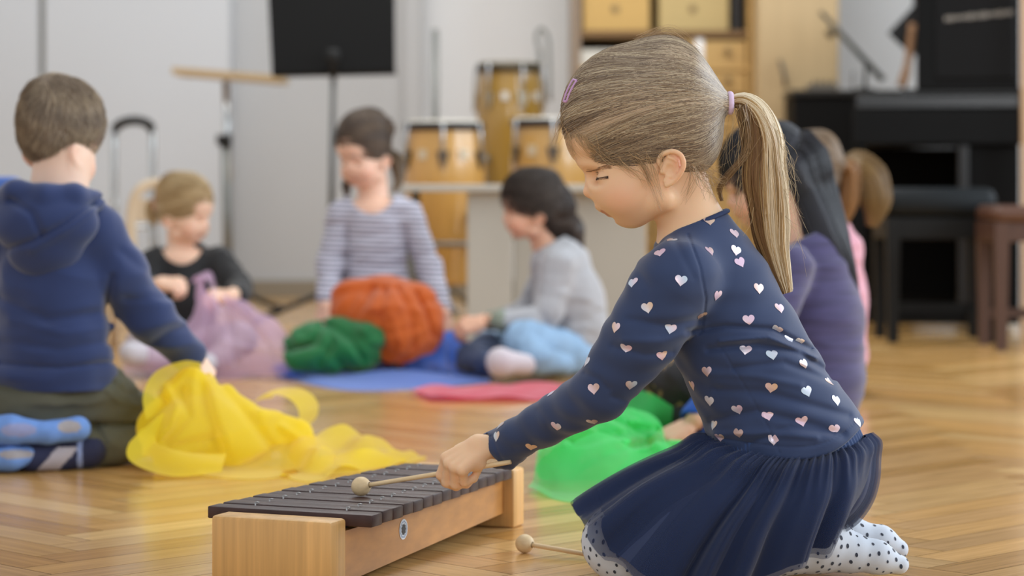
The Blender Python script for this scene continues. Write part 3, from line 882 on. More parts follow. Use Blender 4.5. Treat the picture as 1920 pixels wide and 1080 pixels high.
    folds = [  # (polyline, width px, depth px)  creases pressed into the cloth
        ([(1290, 622), (1360, 612), (1450, 618), (1520, 655)], 6, 5), ([(1330, 655), (1420, 646), (1500, 660), (1560, 705)], 7, 5),
        ([(1350, 640), (1440, 632), (1530, 672)], 5, -3.5), ([(1380, 690), (1470, 680), (1560, 715)], 7, 3.5),
        ([(1345, 730), (1430, 735), (1520, 760), (1590, 780)], 9, 4), ([(1330, 700), (1420, 706), (1500, 722)], 8, -3),
        ([(1335, 790), (1420, 770), (1500, 790), (1580, 815)], 9, 4.5), ([(1340, 815), (1440, 812), (1530, 820)], 7, -3.5),
        ([(1400, 835), (1480, 800), (1560, 812)], 6, 2.5),
        ([(1180, 600), (1250, 610), (1310, 598)], 8, 4), ([(1170, 640), (1240, 640), (1320, 615)], 9, -4), ([(1150, 650), (1210, 665), (1260, 660)], 7, 3),
        ([(1098, 700), (1125, 712), (1140, 728)], 7, 3), ([(1150, 745), (1170, 752), (1195, 750)], 7, 2.5), ([(1190, 500), (1215, 540), (1220, 580)], 10, 2.5),
        ([(1010, 770), (1024, 790), (1030, 805)], 6, 1.4), ([(965, 840), (985, 838), (1010, 845)], 6, 1.6),
        ([(1255, 430), (1275, 470), (1300, 520)], 7, 1.5),
        ([(1290, 440), (1312, 500), (1323, 560), (1316, 622), (1290, 640)], 2.2, 2.0),
        ([(1352, 652), (1400, 730), (1440, 800), (1462, 850)], 2.0, 2.0),
        ([(922, 818), (932, 845), (952, 880)], 3, 1.6)]
    cb0 = np.polyfit(np.array([1290, 1325, 1370, 1420, 1480, 1540, 1580, 1610, 1640.]), np.array([828, 838, 849, 857, 862, 855, 838, 806, 760.]), 4)
    def fold(p):
        x, y = pxy(p); d = 0
        d = d + 2.2 / 1472.0 * np.exp(-((y - np.polyval(cb0, np.clip(x, 1290, 1640)) + 24) / 2.5) ** 2) * (x > 1300)
        for pl, w_, a in folds: d = d + a * (1.5 if w_ > 4 and pl[0][0] > 1280 else 1.0) / 1472.0 * np.exp(-(seg_dist(x, y, pl) / w_) ** 2)
        return d + wob(p, 22, 1) * .0011
    S_.add(fold)
    hemx = np.array([1290, 1325, 1370, 1420, 1480, 1540, 1580, 1610, 1640], float); hemy = np.array([828, 838, 849, 857, 862, 855, 838, 806, 760], float)
    cb_ = np.polyfit(hemx, hemy, 4)
    def hem(p):
        x, y = pxy(p); return (y - np.polyval(cb_, x)) / 1472.0 * .85
    na, nb = W(1232, 447), W(1366, 393); nd = nb - na; nn = unit(np.array([-nd[2], 0, nd[0]]))
    if nn[2] < 0: nn = -nn
    def top_only(p):
        x, y = pxy(p)
        return np.maximum(np.where(x < 1230, -1.0, hem(p)), (p - na.astype(np.float32)) @ nn.astype(np.float32) + .003 - .012 * (p[:, 1] - GD) ** 2 / .0036)
    SH = lambda p: smax(S_(p), top_only(p), .003)
    V, Q = surf(SH, np.array([-.06, 2.86, .10]), np.array([.48, 3.34, .50]), .0018)
    navy = np.array(lin('24365c'))
    m_navy = mat('navy_jersey', '22335a', .78, sheen=.25, attr=True, bump=((1400, 1400, 1400), .12, .0004), noise=((9, 9, 9), .06, 3))
    m_foil = mat('heart_foil', 'e8d0dc', .32, metal=.25, attr=True, spec=.6)
    parts = [(V, Q, navy, 0)]
    # seams as thin stitched lines are part of the folds; foil hearts
    bvh = BVHTree.FromPolygons([tuple(v) for v in V], [tuple(q) for q in Q])
    HRT = [(1237, 474, 0), (1277, 526, 0), (1214, 577, 0), (1331, 471, 0), (1330, 414, 40), (1388, 492, 20), (1345, 554, -10), (1315, 592, 10), (1404, 600, 10), (1423, 541, 15),
           (1257, 616, 60), (1174, 653, 10), (1241, 666, 0), (1113, 729, 0), (1183, 722, 20), (1034, 737, -20), (1043, 800, 10), (996, 838, 0), (1111, 791, -30), (1100, 678, 60), (1154, 614, 60),
           (1186, 530, 40), (1258, 450, 40), (1325, 697, 30), (1298, 723, 60), (1398, 656, 60), (1448, 665, 60), (1446, 727, 30), (1508, 682, 20), (1513, 734, 0), (1480, 636, 60), (1457, 618, 50), (1462, 578, 80),
           (1330, 752, 60), (1383, 768, 30), (1440, 779, 70), (1450, 825, 0), (1384, 813, 20), (1338, 797, 40), (1503, 790, 40), (1565, 805, 0), (1568, 751, 20), (1555, 716, 60), (1609, 792, 60), (1378, 438, 40), (1350, 820, 20),
           (938, 797, 50), (931, 818, 60), (985, 763, 60), (1380, 470, 90), (1500, 640, 70)]
    rs = np.random.RandomState(21); cc = [lin('ecd3de'), lin('d8d9e6'), lin('e3c3a8'), lin('c9dcee'), lin('e7c9e0'), lin('cdb0a8')]
    used = []
    def put(hit, nrm, ang, size):
        nrm = np.array(nrm); up = np.array([math.sin(math.radians(ang * .8)), 0, math.cos(math.radians(ang * .8))])
        w_, q_ = stamp(SH, np.array(hit), nrm, up, heart_decal(), size, .0005, (.35, .7, 1.0))
        u = (w_ - w_[0]) @ unit(np.cross(up, nrm)) / size; g = np.clip(.5 + u * 1.1 + (w_[:, 2] - w_[0, 2]) / size * .6, 0, 1)[:, None]
        a, b = rs.randint(0, 6, 2); parts.append((w_, q_, np.array(cc[a]) * (1 - g) + np.array(cc[b]) * g, 1)); used.append(hit)
    O = Vector((0, 0, EYE))
    for px, py, ang in HRT:
        d = Vector(P(px, py, 1.0)) - O; hit, nrm, idx, _ = bvh.ray_cast(O, d.normalized())
        if hit is None: continue
        nrm = grad(SH, np.array([hit[:]]))[0]
        put(hit, nrm, rs.uniform(-25, 25), .0158)
    # the side turned away carries the same print
    vis = np.array([list(u) for u in used]); cnd = V[rs.choice(len(V), 3000)]; nn_ = grad(SH, cnd)
    for p_, n_ in zip(cnd, nn_):
        vd = unit(p_ - np.array([0, 0, EYE]))
        if np.dot(n_, vd) < .25: continue
        if min(np.linalg.norm(np.array([list(u) for u in used]) - p_, axis=1)) < .034: continue
        put(Vector(p_), n_, rs.uniform(-30, 30), .0155)
    v, qd, c, mi = merge(parts)
    top = mkobj('long_sleeved_top', v, qd, [m_navy, m_foil], root, c, mi=mi)
    # neck band
    a = np.linspace(0, 2 * math.pi, 61); ring = []
    cn = (W(1238, 445) + W(1363, 395)) / 2; hu = (W(1363, 395) - W(1238, 445)) / 2
    for th in a:
        p_ = cn + hu * math.cos(th) * 1.0 + np.array([0, math.sin(th) * rr(64), 0]) + nn * rr(1) * (math.sin(th) ** 2)
        ring.append(p_)
    nb_ = MB(); nb_.tube(np.array(ring), rr(6.0), 10, cap=False, flat=.7)
    nb_.build('neckband', mat('navy_rib', '1f3056', .8), top, True)

    # ------------ skirt
    keys = {0: [(1338, 830, 0), (1262, 852, 0), (1195, 885, 0), (1130, 924, 0), (1078, 960, 0)],
            30: [(1350, 840, -60), (1275, 868, -85), (1200, 905, -105), (1138, 945, -118), (1092, 978, -124)],
            55: [(1385, 852, -105), (1310, 895, -150), (1238, 945, -172), (1180, 1003, -180), (1136, 1052, -182)],
            85: [(1450, 864, -132), (1400, 925, -178), (1350, 990, -196), (1308, 1056, -202), (1280, 1108, -200)],
            115: [(1515, 862, -128), (1490, 930, -178), (1458, 990, -196), (1432, 1050, -196), (1408, 1098, -192)],
            140: [(1572, 848, -100), (1580, 905, -150), (1565, 955, -168), (1545, 1000, -172), (1528, 1042, -165)],
            160: [(1606, 832, -55), (1618, 885, -85), (1608, 930, -98), (1588, 962, -100), (1562, 985, -95)],
            180: [(1620, 815, 0), (1634, 868, 0), (1622, 920, 0), (1596, 958, 0), (1566, 980, 0)]}
    ks = sorted(keys); full = [(k, keys[k]) for k in ks] + [(360 - k, [(a_, b_ - 4, -c_) for a_, b_, c_ in keys[k]]) for k in reversed(ks[1:-1])]
    angs = np.array([f_[0] for f_ in full] , float); ctrl = np.array([f_[1] for f_ in full], float)
    NA = 900; NT = 90
    A_ = np.arange(NA) * 360.0 / NA
    ex = np.concatenate([angs[-2:] - 360, angs, angs[:3] + 360]); cx_ = np.concatenate([ctrl[-2:], ctrl, ctrl[:3]])
    i = np.searchsorted(ex, A_, side='right') - 1; u = ((A_ - ex[i]) / (ex[i + 1] - ex[i]))[:, None, None]
    a0, a1, a2, a3 = cx_[i - 1], cx_[i], cx_[i + 1], cx_[np.minimum(i + 2, len(ex) - 1)]
    h0 = (ex[i + 1] - ex[i])[:, None, None]; hm = (ex[i] - ex[i - 1])[:, None, None]; hp = (ex[np.minimum(i + 2, len(ex) - 1)] - ex[i + 1])[:, None, None]
    m1_ = (a2 - a0) / (h0 + hm) * h0; m2_ = (a3 - a1) / (h0 + hp) * h0
    cu = (2 * u ** 3 - 3 * u ** 2 + 1) * a1 + (u ** 3 - 2 * u ** 2 + u) * m1_ + (-2 * u ** 3 + 3 * u ** 2) * a2 + (u ** 3 - u ** 2) * m2_
    def skirt(tmax, off, amp, seed, hemn=0.0, nt=NT, gather=1.0):
        G = np.zeros((NA, nt, 3))
        for a_i in range(NA):
            G[a_i] = spline(cu[a_i], 200)[(np.linspace(0, min(1.0, (tmax - (.17 * math.exp(-((min(A_[a_i], 360 - A_[a_i]) / 48) ** 4)) if tmax < .96 else 0)) * (1 + hemn * math.sin(a_i * .11 + seed))), nt) * 199 / 1.0).clip(0, 199).astype(int)]
        # smooth the sampled steps
        Wd = P(G[..., 0], G[..., 1], GD + G[..., 2] / 1472.0) if False else np.stack([(G[..., 0] - 960) / FPX * (GD + G[..., 2] / 1472), GD + G[..., 2] / 1472, EYE - (G[..., 1] - HZ) / FPX * (GD + G[..., 2] / 1472)], -1)
        for _ in range(2): Wd[:, 1:-1] = (Wd[:, :-2] + 2 * Wd[:, 1:-1] + Wd[:, 2:]) / 4
        du = np.roll(Wd, -1, 0) - np.roll(Wd, 1, 0); dv = np.gradient(Wd, axis=1); N_ = np.cross(dv, du); N_ /= np.linalg.norm(N_, axis=2)[..., None] + 1e-12
        if (N_[:, nt // 2] * (Wd[:, nt // 2] - Wd[:, nt // 2].mean(0))).sum() < 0: N_ = -N_
        th = np.radians(A_)[:, None]; t = np.linspace(0, tmax, nt)[None]
        warp = th + .10 * np.sin(3.1 * th + seed) + .05 * np.sin(7 * th + 2 * seed) + .06 * t * np.sin(2 * th + seed)
        big = np.sin(17 * warp + seed) + .45 * np.sin(29 * warp + 2 + seed)
        big = np.sign(big) * np.abs(big) ** .75
        fine = np.sin(64 * warp + 3 * seed) 
        disp = amp * (big * (.10 + np.sin(np.clip(t * 1.15, 0, 1) * math.pi * .5)) * 6.5 + gather * fine * 2.4 * np.exp(-(t / .22) ** 2) + 7 * np.exp(-((t - .10) / .09) ** 2)) + off
        Wd = Wd + N_ * (disp / 1472)[..., None]
        Wd[..., 2] = np.maximum(Wd[..., 2], .004 + off * .0002)
        return Wd.reshape(-1, 3), grid_faces(NA, nt, True)
    v, qd = skirt(.95, 0, 1.6, .6, .02)
    sk = mkobj('tulle_skirt', v, qd, mat('skirt_lining', '182a52', .7, sheen=.2, noise=((6, 6, 6), .10, 2)), root)
    m_tulle = mat('tulle', '1b2f5a', .8, sheen=.3, alpha=.5, trans=.15)
    v, qd = skirt(1.0, 5, 1.7, .75, .03); mkobj('tulle_layer', v, qd, m_tulle, sk)
    v, qd = skirt(.98, 9, 1.8, 1.1, .04); mkobj('tulle_layer', v, qd, m_tulle, sk)
    # gathered waistband
    wb = []
    for k in range(NA // 2):
        c_ = cu[k * 2]; tp = c_[0]; wb.append(tp)
    wb = np.array(wb); rows = []
    for j, (dz, dr) in enumerate([(-34, -16), (-28, -10), (-14, -7), (-2, -4), (8, -2), (10, -12)]):
        cnx = np.array([1478, 838, 0]); o = wb - cnx; L_ = np.linalg.norm(o, axis=1)[:, None]
        rip = 1.6 * np.sin(np.arange(len(wb)) * 2 * math.pi / len(wb) * 90)[:, None] if 1 < j < 5 else 0
        q_ = wb + o / L_ * (dr + rip) + np.array([-.2 * dz * -1, dz, 0]); rows.append(q_)
    G = np.stack(rows, 1); Wd = np.stack([(G[..., 0] - 960) / FPX * (GD + G[..., 2] / 1472), GD + G[..., 2] / 1472, EYE - (G[..., 1] - HZ) / FPX * (GD + G[..., 2] / 1472)], -1)
    mkobj('waistband', Wd.reshape(-1, 3), grid_faces(len(wb), 6, True), mat('waist_knit', '27406e', .8, sheen=.2, attr=False), sk)

    # ------------ tights
    L = Field()
    for s in (-1, 1):
        kx = 0 if s < 0 else 12
        L.cone(W(1530, 912, 70 * s), W(1190 + kx, 1006, 82 * s), rr(62), rr(70), .012)
        L.ell(W(1170 + kx, 1018, 82 * s), np.array([rr(78), rr(70), rr(72)]), .015)
        fy = -26 if s < 0 else 26
        if s < 0: J = [(1185, 1032, -82, 64), (1400, 1026, -50, 60), (1535, 1020, -5, 52), (1590, 1035, 6, 36), (1645, 1045, 12, 29), (1686, 1058, 16, 19)]; hl = (1556, 1004, 0, 36)
        else: J = [(1197, 1026, 84, 62), (1400, 1012, 110, 58), (1540, 1006, 130, 44), (1600, 1008, 140, 35), (1650, 1016, 142, 29), (1684, 1030, 142, 19)]; hl = (1580, 992, 132, 32)
        for i in range(len(J) - 1): L.cone(W(*J[i][:3]), W(*J[i + 1][:3]), rr(J[i][3]), rr(J[i + 1][3]), .012)
        L.ell(W(*hl[:3]), np.array([rr(hl[3]), rr(30), rr(hl[3])]), .012)
    def lift(p): return np.zeros(len(p), np.float32)
    LG = lambda p: smax(L(p) + wob(p, 16, 2) * .0007, .0015 - p[:, 2], .004)
    V, Q = surf(LG, np.array([.02, 2.88, -.01]), np.array([.60, 3.33, .30]), .0022)
    m_t = mat('tights_knit', 'ccd2dc', .85, sheen=.3, attr=True, bump=((900, 900, 2200), .15, .0004))
    parts = [(V, Q, np.array(lin('ccd3de')), 0)]
    nn_ = grad(LG, V[::7]); cnd = V[::7]; order = rs.permutation(len(cnd)); acc = np.zeros((0, 3)); 
    ov = oval_decal()
    for k in order:
        p_ = cnd[k]
        if p_[2] < .008: continue
        if len(acc) and ((acc - p_) ** 2).sum(1).min() < .0108 ** 2: continue
        acc = np.vstack([acc, p_]); n_ = nn_[k]
        up = unit(np.array([rs.normal() * .35, rs.normal() * .2, 1.0]))
        if abs(np.dot(up, n_)) > .95: up = np.array([1.0, 0, 0.2])
        w_, q_ = stamp(LG, p_, n_, up, ov, .0037 * rs.uniform(.7, 1.3), .0004, (1.0,)); parts.append((w_, q_, np.array(lin('2a3040')), 0))
        if len(acc) > 3200: break
    v, qd, c, mi = merge(parts)
    mkobj('tights', v, qd, m_t, root, c, label='pale grey tights with small black spots')
    return root
build_girl()
# ---------------------------------------------------------------- the other children
def kobj(name, F_, h, m, root, col=None, f=None, floor=True, label=None, colf=None):
    lo, hi = F_.box_(); g = f or F_
    if floor:
        g0 = g; g = lambda p: smax(g0(p), .001 - p[:, 2], .003); lo[2] = max(lo[2], -.012)
    V, Q = surf(g, lo, hi, h)
    c = colf(V) if colf else (None if col is None else np.tile(np.array(lin(col)), (len(V), 1)))
    return mkobj(name, V, Q, m, root, c, label=label)
def folds(F_, amp=.003, sc=9, seed=1, stretch=(1, 1, 1)):
    st = np.array(stretch, np.float32)
    def g(p):
        n = wob(p * st, sc, seed); return F_(p) + amp * (np.abs(n) * 1.6 - .7) + amp * .4 * wob(p * st, sc * 2.3, seed + 1)
    return g
def hair_flow(ht, HL, color, n=2500, style='back', length=60, target=(1362, 193, 0), seed=1, r=.0007, var=.35, tint='9a8466', lat=130):
    """short or combed strands lying on the hair surface"""
    rs = np.random.RandomState(seed); HF = ht.field(HL)
    V, Q = surf(HF, ht.c - 200 * ht.s, ht.c + 215 * ht.s, .0045)
    cand = V[rs.choice(len(V), min(len(V), n), replace=len(V) < n)]; q = ht.loc(cand); K = 9; S = len(q); t = np.linspace(0, 1, K)
    if style == 'back':
        path = q[:, None] * (1 - t)[None, :, None] + np.array(HP(*target), float)[None, None] * t[None, :, None]
    else:
        w = np.array(HP(1285, 92, 8), float); d = q - w; d[:, 2] -= 25; d /= np.linalg.norm(d, axis=1)[:, None] + 1e-6
        sw = np.cross(d, q - HP(1215, 215)); sw /= np.linalg.norm(sw, axis=1)[:, None] + 1e-6
        d = d + sw * rs.normal(size=(S, 1)) * .25 + sw * .35
        path = q[:, None] + d[:, None] * (t * length)[None, :, None] * rs.uniform(.5, 1.2, (S, 1, 1))
    cen = HP(1222, 205).astype(float); fl = path.reshape(-1, 3)
    Hu = Field(); pu = 0 if style == 'back' else 3
    Hu.ell(HP(1204, 216), (151 + pu, 109 + pu, 136 + pu)); Hu.ell(HP(1248, 152), (72, 80, 82), 30); Hu.ell(HP(1285, 270), (60, 74, 56), 25)
    if style == 'back': Hu.cone(HP(1285, 178), HP(1362, 193), 74, 13, 22)
    dr = fl - cen; dr /= np.linalg.norm(dr, axis=1)[:, None] + 1e-6; off = np.repeat(rs.uniform(0, 3, S), K) + (np.tile(t, S) * (8 if style != 'back' else 0)) * np.repeat(rs.rand(S), K)
    lo_ = np.zeros(len(fl)); hi_ = np.full(len(fl), 250.)
    for _ in range(9):
        md = (lo_ + hi_) / 2; ins = Hu((cen + dr * md[:, None]).astype(np.float32)) < off; lo_ = np.where(ins, md, lo_); hi_ = np.where(ins, hi_, md)
    fl = cen + dr * ((lo_ + hi_) / 2)[:, None]
    v, qd = strands(ht.world(fl).reshape(S, K, 3), r, r * .5)
    c0 = np.array(lin(color)); c1 = np.array(lin(tint)); k = np.clip(rs.normal(size=(S, 1)) * var + .25 + .3 * np.sin(q[:, 2:3] * .08 + q[:, 1:2] * .06), 0, 1)
    return v, qd, np.repeat(c0 * (1 - k) + c1 * k, K * 3, 0)
def kid_hair(root, ht, color, tint, style, seed, name='hair', **kw):
    hk = {k: kw.pop(k) for k in list(kw) if k in ('front', 'temple', 'back_y', 'puff', 'pony', 'fringe')}
    HL = hair_local(pony=(style == 'back'), **hk); HF = ht.field(HL)
    V, Q = surf(HF, ht.c - 200 * ht.s, ht.c + 215 * ht.s, .003)
    cap = mkobj(name, V, Q, mat('hair_base', color, .6, noise=((50, 50, 50), .2, 3)), root)
    v, q, c = hair_flow(ht, HL, color, style=style, seed=seed, tint=tint, **kw)
    mkobj('combed_strands', v, q, mat('hair_strand', color, .45, attr=True), cap, c)
    return cap
def lock_bundle(name, ctr, wid, n, color, tint, root, seed=1, r=.0009, K=16, flat=.6, label=None):
    """a hanging bundle of hair about a centre line in world space"""
    rs = np.random.RandomState(seed); c = spline(ctr, K); w = np.interp(np.linspace(0, 1, K), np.linspace(0, 1, len(wid)), wid)
    tan = np.gradient(c, axis=0); tan /= np.linalg.norm(tan, axis=1)[:, None]; u = np.cross(tan, [0, 1, 0]); u /= np.linalg.norm(u, axis=1)[:, None] + 1e-9; v_ = np.cross(tan, u)
    a = rs.uniform(0, 6.28, n); q = np.sqrt(rs.rand(n)); t = np.linspace(0, 1, K)
    ox = (np.cos(a) * q)[:, None] + .10 * np.sin(t[None] * 5 + a[:, None] * 3); oy = (np.sin(a) * q)[:, None]
    path = c[None] + u[None] * (ox * w[None])[..., None] + v_[None] * (oy * w[None] * flat)[..., None]
    v, qd = strands(path, r, r * .6); k = np.clip(rs.normal(size=(n, 1)) * .2 + .2 + .25 * np.sin(a * 3 + q * 3)[:, None], 0, 1)
    return mkobj(name, v, qd, mat('hair_strand', color, .42, attr=True), root, np.repeat(np.array(lin(color)) * (1 - k) + np.array(lin(tint)) * k, K * 3, 0), label=label)
def eyes(root, ht, B, col='33261f', half=False):
    for s in (-1, 1):
        F_ = KF(); c = ht.wp(1134, 333, 42 * s); r = 16 * ht.s
        F_.ell(c, np.array([r, r, r * (.62 if half else .8)]))
        V, Q = surf(F_, c - r - .004, c + r + .004, .0012)
        q = ht.loc(V); x = q[:, 0] + 1220; C = np.tile(np.array(lin('e9e4df')), (len(V), 1)); fx = HP(1106, 334, 40 * s)
        d = np.linalg.norm(q - np.array([HP(1120, 334, 42 * s)]), axis=1); C[d < 8.5] = np.array(lin(col))
        mkobj('eye', V, Q, mat('eye', 'e9e4df', .15, attr=True), root, C)
def head_body(B, ht, neck, k=.014):
    B.u(ht.field(HEADF), 0.0); B.bb.append((ht.c, 205 * ht.s))
    B.j(neck, .016)
def m_skin_(): return mat('skin', 'deb294', .5, spec=.35, attr=True, sss=.2)
def hand(B, w, f, n, side, s=.95, curl=(35, 40, 25), **kw):
    h = hand_field(w, f, n, side, curl, s, **kw); B.u(h, .006); B.bb.append((np.asarray(w, float), .12))

def boy_hoodie():
    d = 4.36; root = thing('person', P(95, 873, 4.35), 'boy in a navy hoodie kneeling with his back turned, holding the yellow scarf', 'person'); root.location[2] = 0; root['wo'] = list(root.location)
    ht = HeadT(P(110, 257, d), 58, 14, 0, 1 / 1690)
    B = KF(); head_body(B, ht, [(116, 300, 4.35, 52), (108, 385, 4.34, 56)])
    B.j([(104, 410, 4.34, 52), (98, 600, 4.34, 56), (98, 720, 4.34, 60)]); B.j([(195, 450, 4.36, 34), (272, 572, 4.36, 28), (362, 668, 4.44, 21)])
    B.j([(-10, 450, 4.40, 34), (-40, 600, 4.5, 28), (20, 700, 4.62, 20)])
    hand(B, P(366, 672, 4.445), (.50, .30, -.80), (.75, -.45, .35), 1, .88, (40, 45, 30)); hand(B, P(22, 704, 4.63), (.5, .4, -.8), (0, .3, .9), -1, .88)
    kobj('body', B, .003, m_skin_(), root, colf=lambda V: skin_colors(V, ht, 'ecc8b2'))
    eyes(root, ht, B)
    kid_hair(root, ht, '766554', 'c6b398', 'down', 3, front=(1060, 236), temple=(1222, 306), back_y=318, puff=2, n=11000, length=42, r=.0005)
    # hoodie
    H = KF(); H.j([(98, 430, 4.34, 92), (96, 540, 4.34, 106), (97, 640, 4.34, 112), (99, 705, 4.34, 116)], .03)
    T = f_sq(H, P(98, 600, 4.34), (0.25, 1, 0), .74); G = KF(); G.bb = list(H.bb); G.u(T, 0)
    G.j([(108, 372, 4.34, 66), (100, 430, 4.34, 84)], .03)
    G.j([(180, 435, 4.34, 54), (225, 515, 4.35, 50), (282, 592, 4.37, 44), (352, 664, 4.435, 35)], .022)
    G.j([(15, 440, 4.37, 54), (-20, 540, 4.42, 48), (-35, 610, 4.5, 42), (15, 695, 4.61, 32)], .022)
    G.e(96, 700, 4.34, 124, 90, 32, .012)
    def top(p):
        x, y = pxy(p); z = (p[:, 2] - P(0, 352, 4.34)[2]); ax = P(112, 352, 4.34)
        r = np.hypot(p[:, 0] - ax[0], (p[:, 1] - ax[1])); return np.maximum(z, -9)
    def hoodf(p):
        q = folds(G, .0024, 8, 3, (.8, .8, 1.1))(p); x, y = pxy(p)
        for pl, w, a in [([(0, 560), (90, 600), (200, 585)], 10, 5), ([(0, 640), (110, 655), (205, 640)], 9, 4), ([(20, 600), (120, 625), (210, 612)], 8, -3), ([(210, 520), (202, 560), (206, 640)], 7, 7),
                         ([(0, 682), (110, 690), (222, 678)], 4, 5), ([(225, 470), (262, 500), (300, 520)], 9, 3), ([(238, 560), (280, 560), (315, 560)], 8, 4), ([(290, 640), (320, 620), (345, 615)], 7, 3)]:
            q = q + a / 1000 * np.exp(-(seg_dist(x, y, pl) / w) ** 2)
        cut = p[:, 2] - P(0, 358, 4.34)[2]
        cuff = ((p - P(372, 682, 4.45).astype(np.float32)) @ unit(P(372, 682, 4.45) - P(300, 605, 4.38)).astype(np.float32)) + .008
        q = np.maximum(q, np.where(x > 250, cuff, -1)); bot = P(0, 729, 4.34)[2] - p[:, 2]
        return np.maximum(np.maximum(q, cut), np.where(x < 240, bot, -1))
    m = mat('navy_fleece', '1e3161', .85, sheen=.35, bump=((300, 300, 300), .15, .001), noise=((10, 10, 10), .08, 3))
    hd = kobj('hoodie', G, .004, m, root, f=hoodf)
    C = KF(); C.e(84, 418, 4.275, 100, 52, 66, .02); C.e(84, 470, 4.285, 70, 45, 52, .02)
    C.j([(5, 378, 4.30, 26), (30, 362, 4.27, 24), (84, 366, 4.255, 22), (140, 366, 4.27, 22), (176, 376, 4.31, 22)], .012)
    def cf(p):
        q = C(p); x, y = pxy(p)
        q = q + .007 * np.exp(-(seg_dist(x, y, [(190, 372), (120, 420), (60, 452), (5, 470)]) / 5) ** 2) - .004 * np.exp(-(seg_dist(x, y, [(185, 385), (120, 435), (60, 468)]) / 7) ** 2)
        q = q + .006 * np.exp(-(seg_dist(x, y, [(20, 375), (60, 400), (78, 440)]) / 7) ** 2)
        return q + .0015 * wob(p, 14, 2)
    kobj('hood', C, .0035, m, hd, f=cf)
    # trousers
    L = KF(); L.j([(95, 740, 4.33, 76), (170, 752, 4.36, 70), (252, 782, 4.42, 52)], .03); L.j([(30, 745, 4.36, 74), (90, 770, 4.5, 60), (180, 790, 4.66, 50)], .03)
    L.j([(262, 815, 4.42, 44), (215, 832, 4.34, 42), (165, 838, 4.30, 36)], .015); L.e(262, 800, 4.42, 36, 44, 46, .015); L.e(60, 760, 4.34, 100, 90, 55, .02)
    L.j([(170, 815, 4.62, 44), (20, 825, 4.5, 40), (-20, 825, 4.40, 34)], .015)
    def lf(p):
        x, y = pxy(p); q = folds(L, .003, 12, 6)(p)
        for pl, w, a in [([(165, 795), (220, 797), (290, 796)], 5, 9), ([(180, 800), (196, 830), (188, 860)], 6, 7), ([(210, 715), (235, 740), (270, 735)], 6, 4), ([(200, 730), (225, 755), (260, 760)], 5, -3), ([(0, 728), (120, 735), (210, 720)], 6, 4)]:
            q = q + a / 1000 * np.exp(-(seg_dist(x, y, pl) / w) ** 2)
        return q
    kobj('trousers', L, .004, mat('olive_twill', '565546', .85, bump=((500, 500, 500), .2, .0008), noise=((8, 8, 8), .12, 3)), root, f=lf)
    S = KF(); S.j([(168, 846, 4.29, 31), (110, 852, 4.27, 31), (60, 856, 4.25, 30)], .01)
    def sockc(V):
        x, y = pxy(V); C_ = np.tile(np.array(lin('2b3050')), (len(V), 1)); a = (np.abs((x - 118) + (y - 850) * .9) < 20) & (y > 838); C_[a] = np.array(lin('b9b3bd')); b = np.abs(x - 150) < 5; C_[b] = np.array(lin('8fa0d0')); return C_
    kobj('sock', S, .003, mat('patterned_sock', '2b3050', .9, attr=True), root, colf=sockc, label='dark sock with a pale pattern')
    mu = mat('slipper_felt', '6f93cf', .85, attr=True, noise=((60, 60, 60), .08, 3))
    def solec(cx, cy, rx, ry):
        def g(V):
            x, y = pxy(V); C_ = np.tile(np.array(lin('6c92d2')), (len(V), 1)); e = ((x - cx) / rx) ** 2 + ((y - cy) / ry) ** 2 < 1; C_[e] = np.array(lin('a09a9c'))
            e2 = ((x - cx + 95) / 34) ** 2 + ((y - cy - 6) / 13) ** 2 < 1; C_[e2] = np.array(lin('8d94bd')); return C_
        return g
    A = KF(); A.j([(146, 804, 4.25, 24), (90, 812, 4.23, 20), (20, 806, 4.22, 27), (-20, 806, 4.22, 27)], .01); A.j([(148, 806, 4.28, 22), (60, 812, 4.27, 26), (0, 812, 4.28, 26)], .01); kobj('slipper', A, .003, mu, root, colf=solec(130, 800, 22, 12), label='upper light blue slipper, sole turned up')
    A = KF(); A.j([(60, 852, 4.24, 18), (20, 860, 4.22, 22), (-30, 862, 4.22, 24)], .01); A.j([(62, 854, 4.27, 18), (0, 864, 4.27, 22)], .01); kobj('slipper', A, .003, mu, root, colf=solec(30, 852, 34, 9), label='lower light blue slipper resting on the floor')
boy_hoodie()

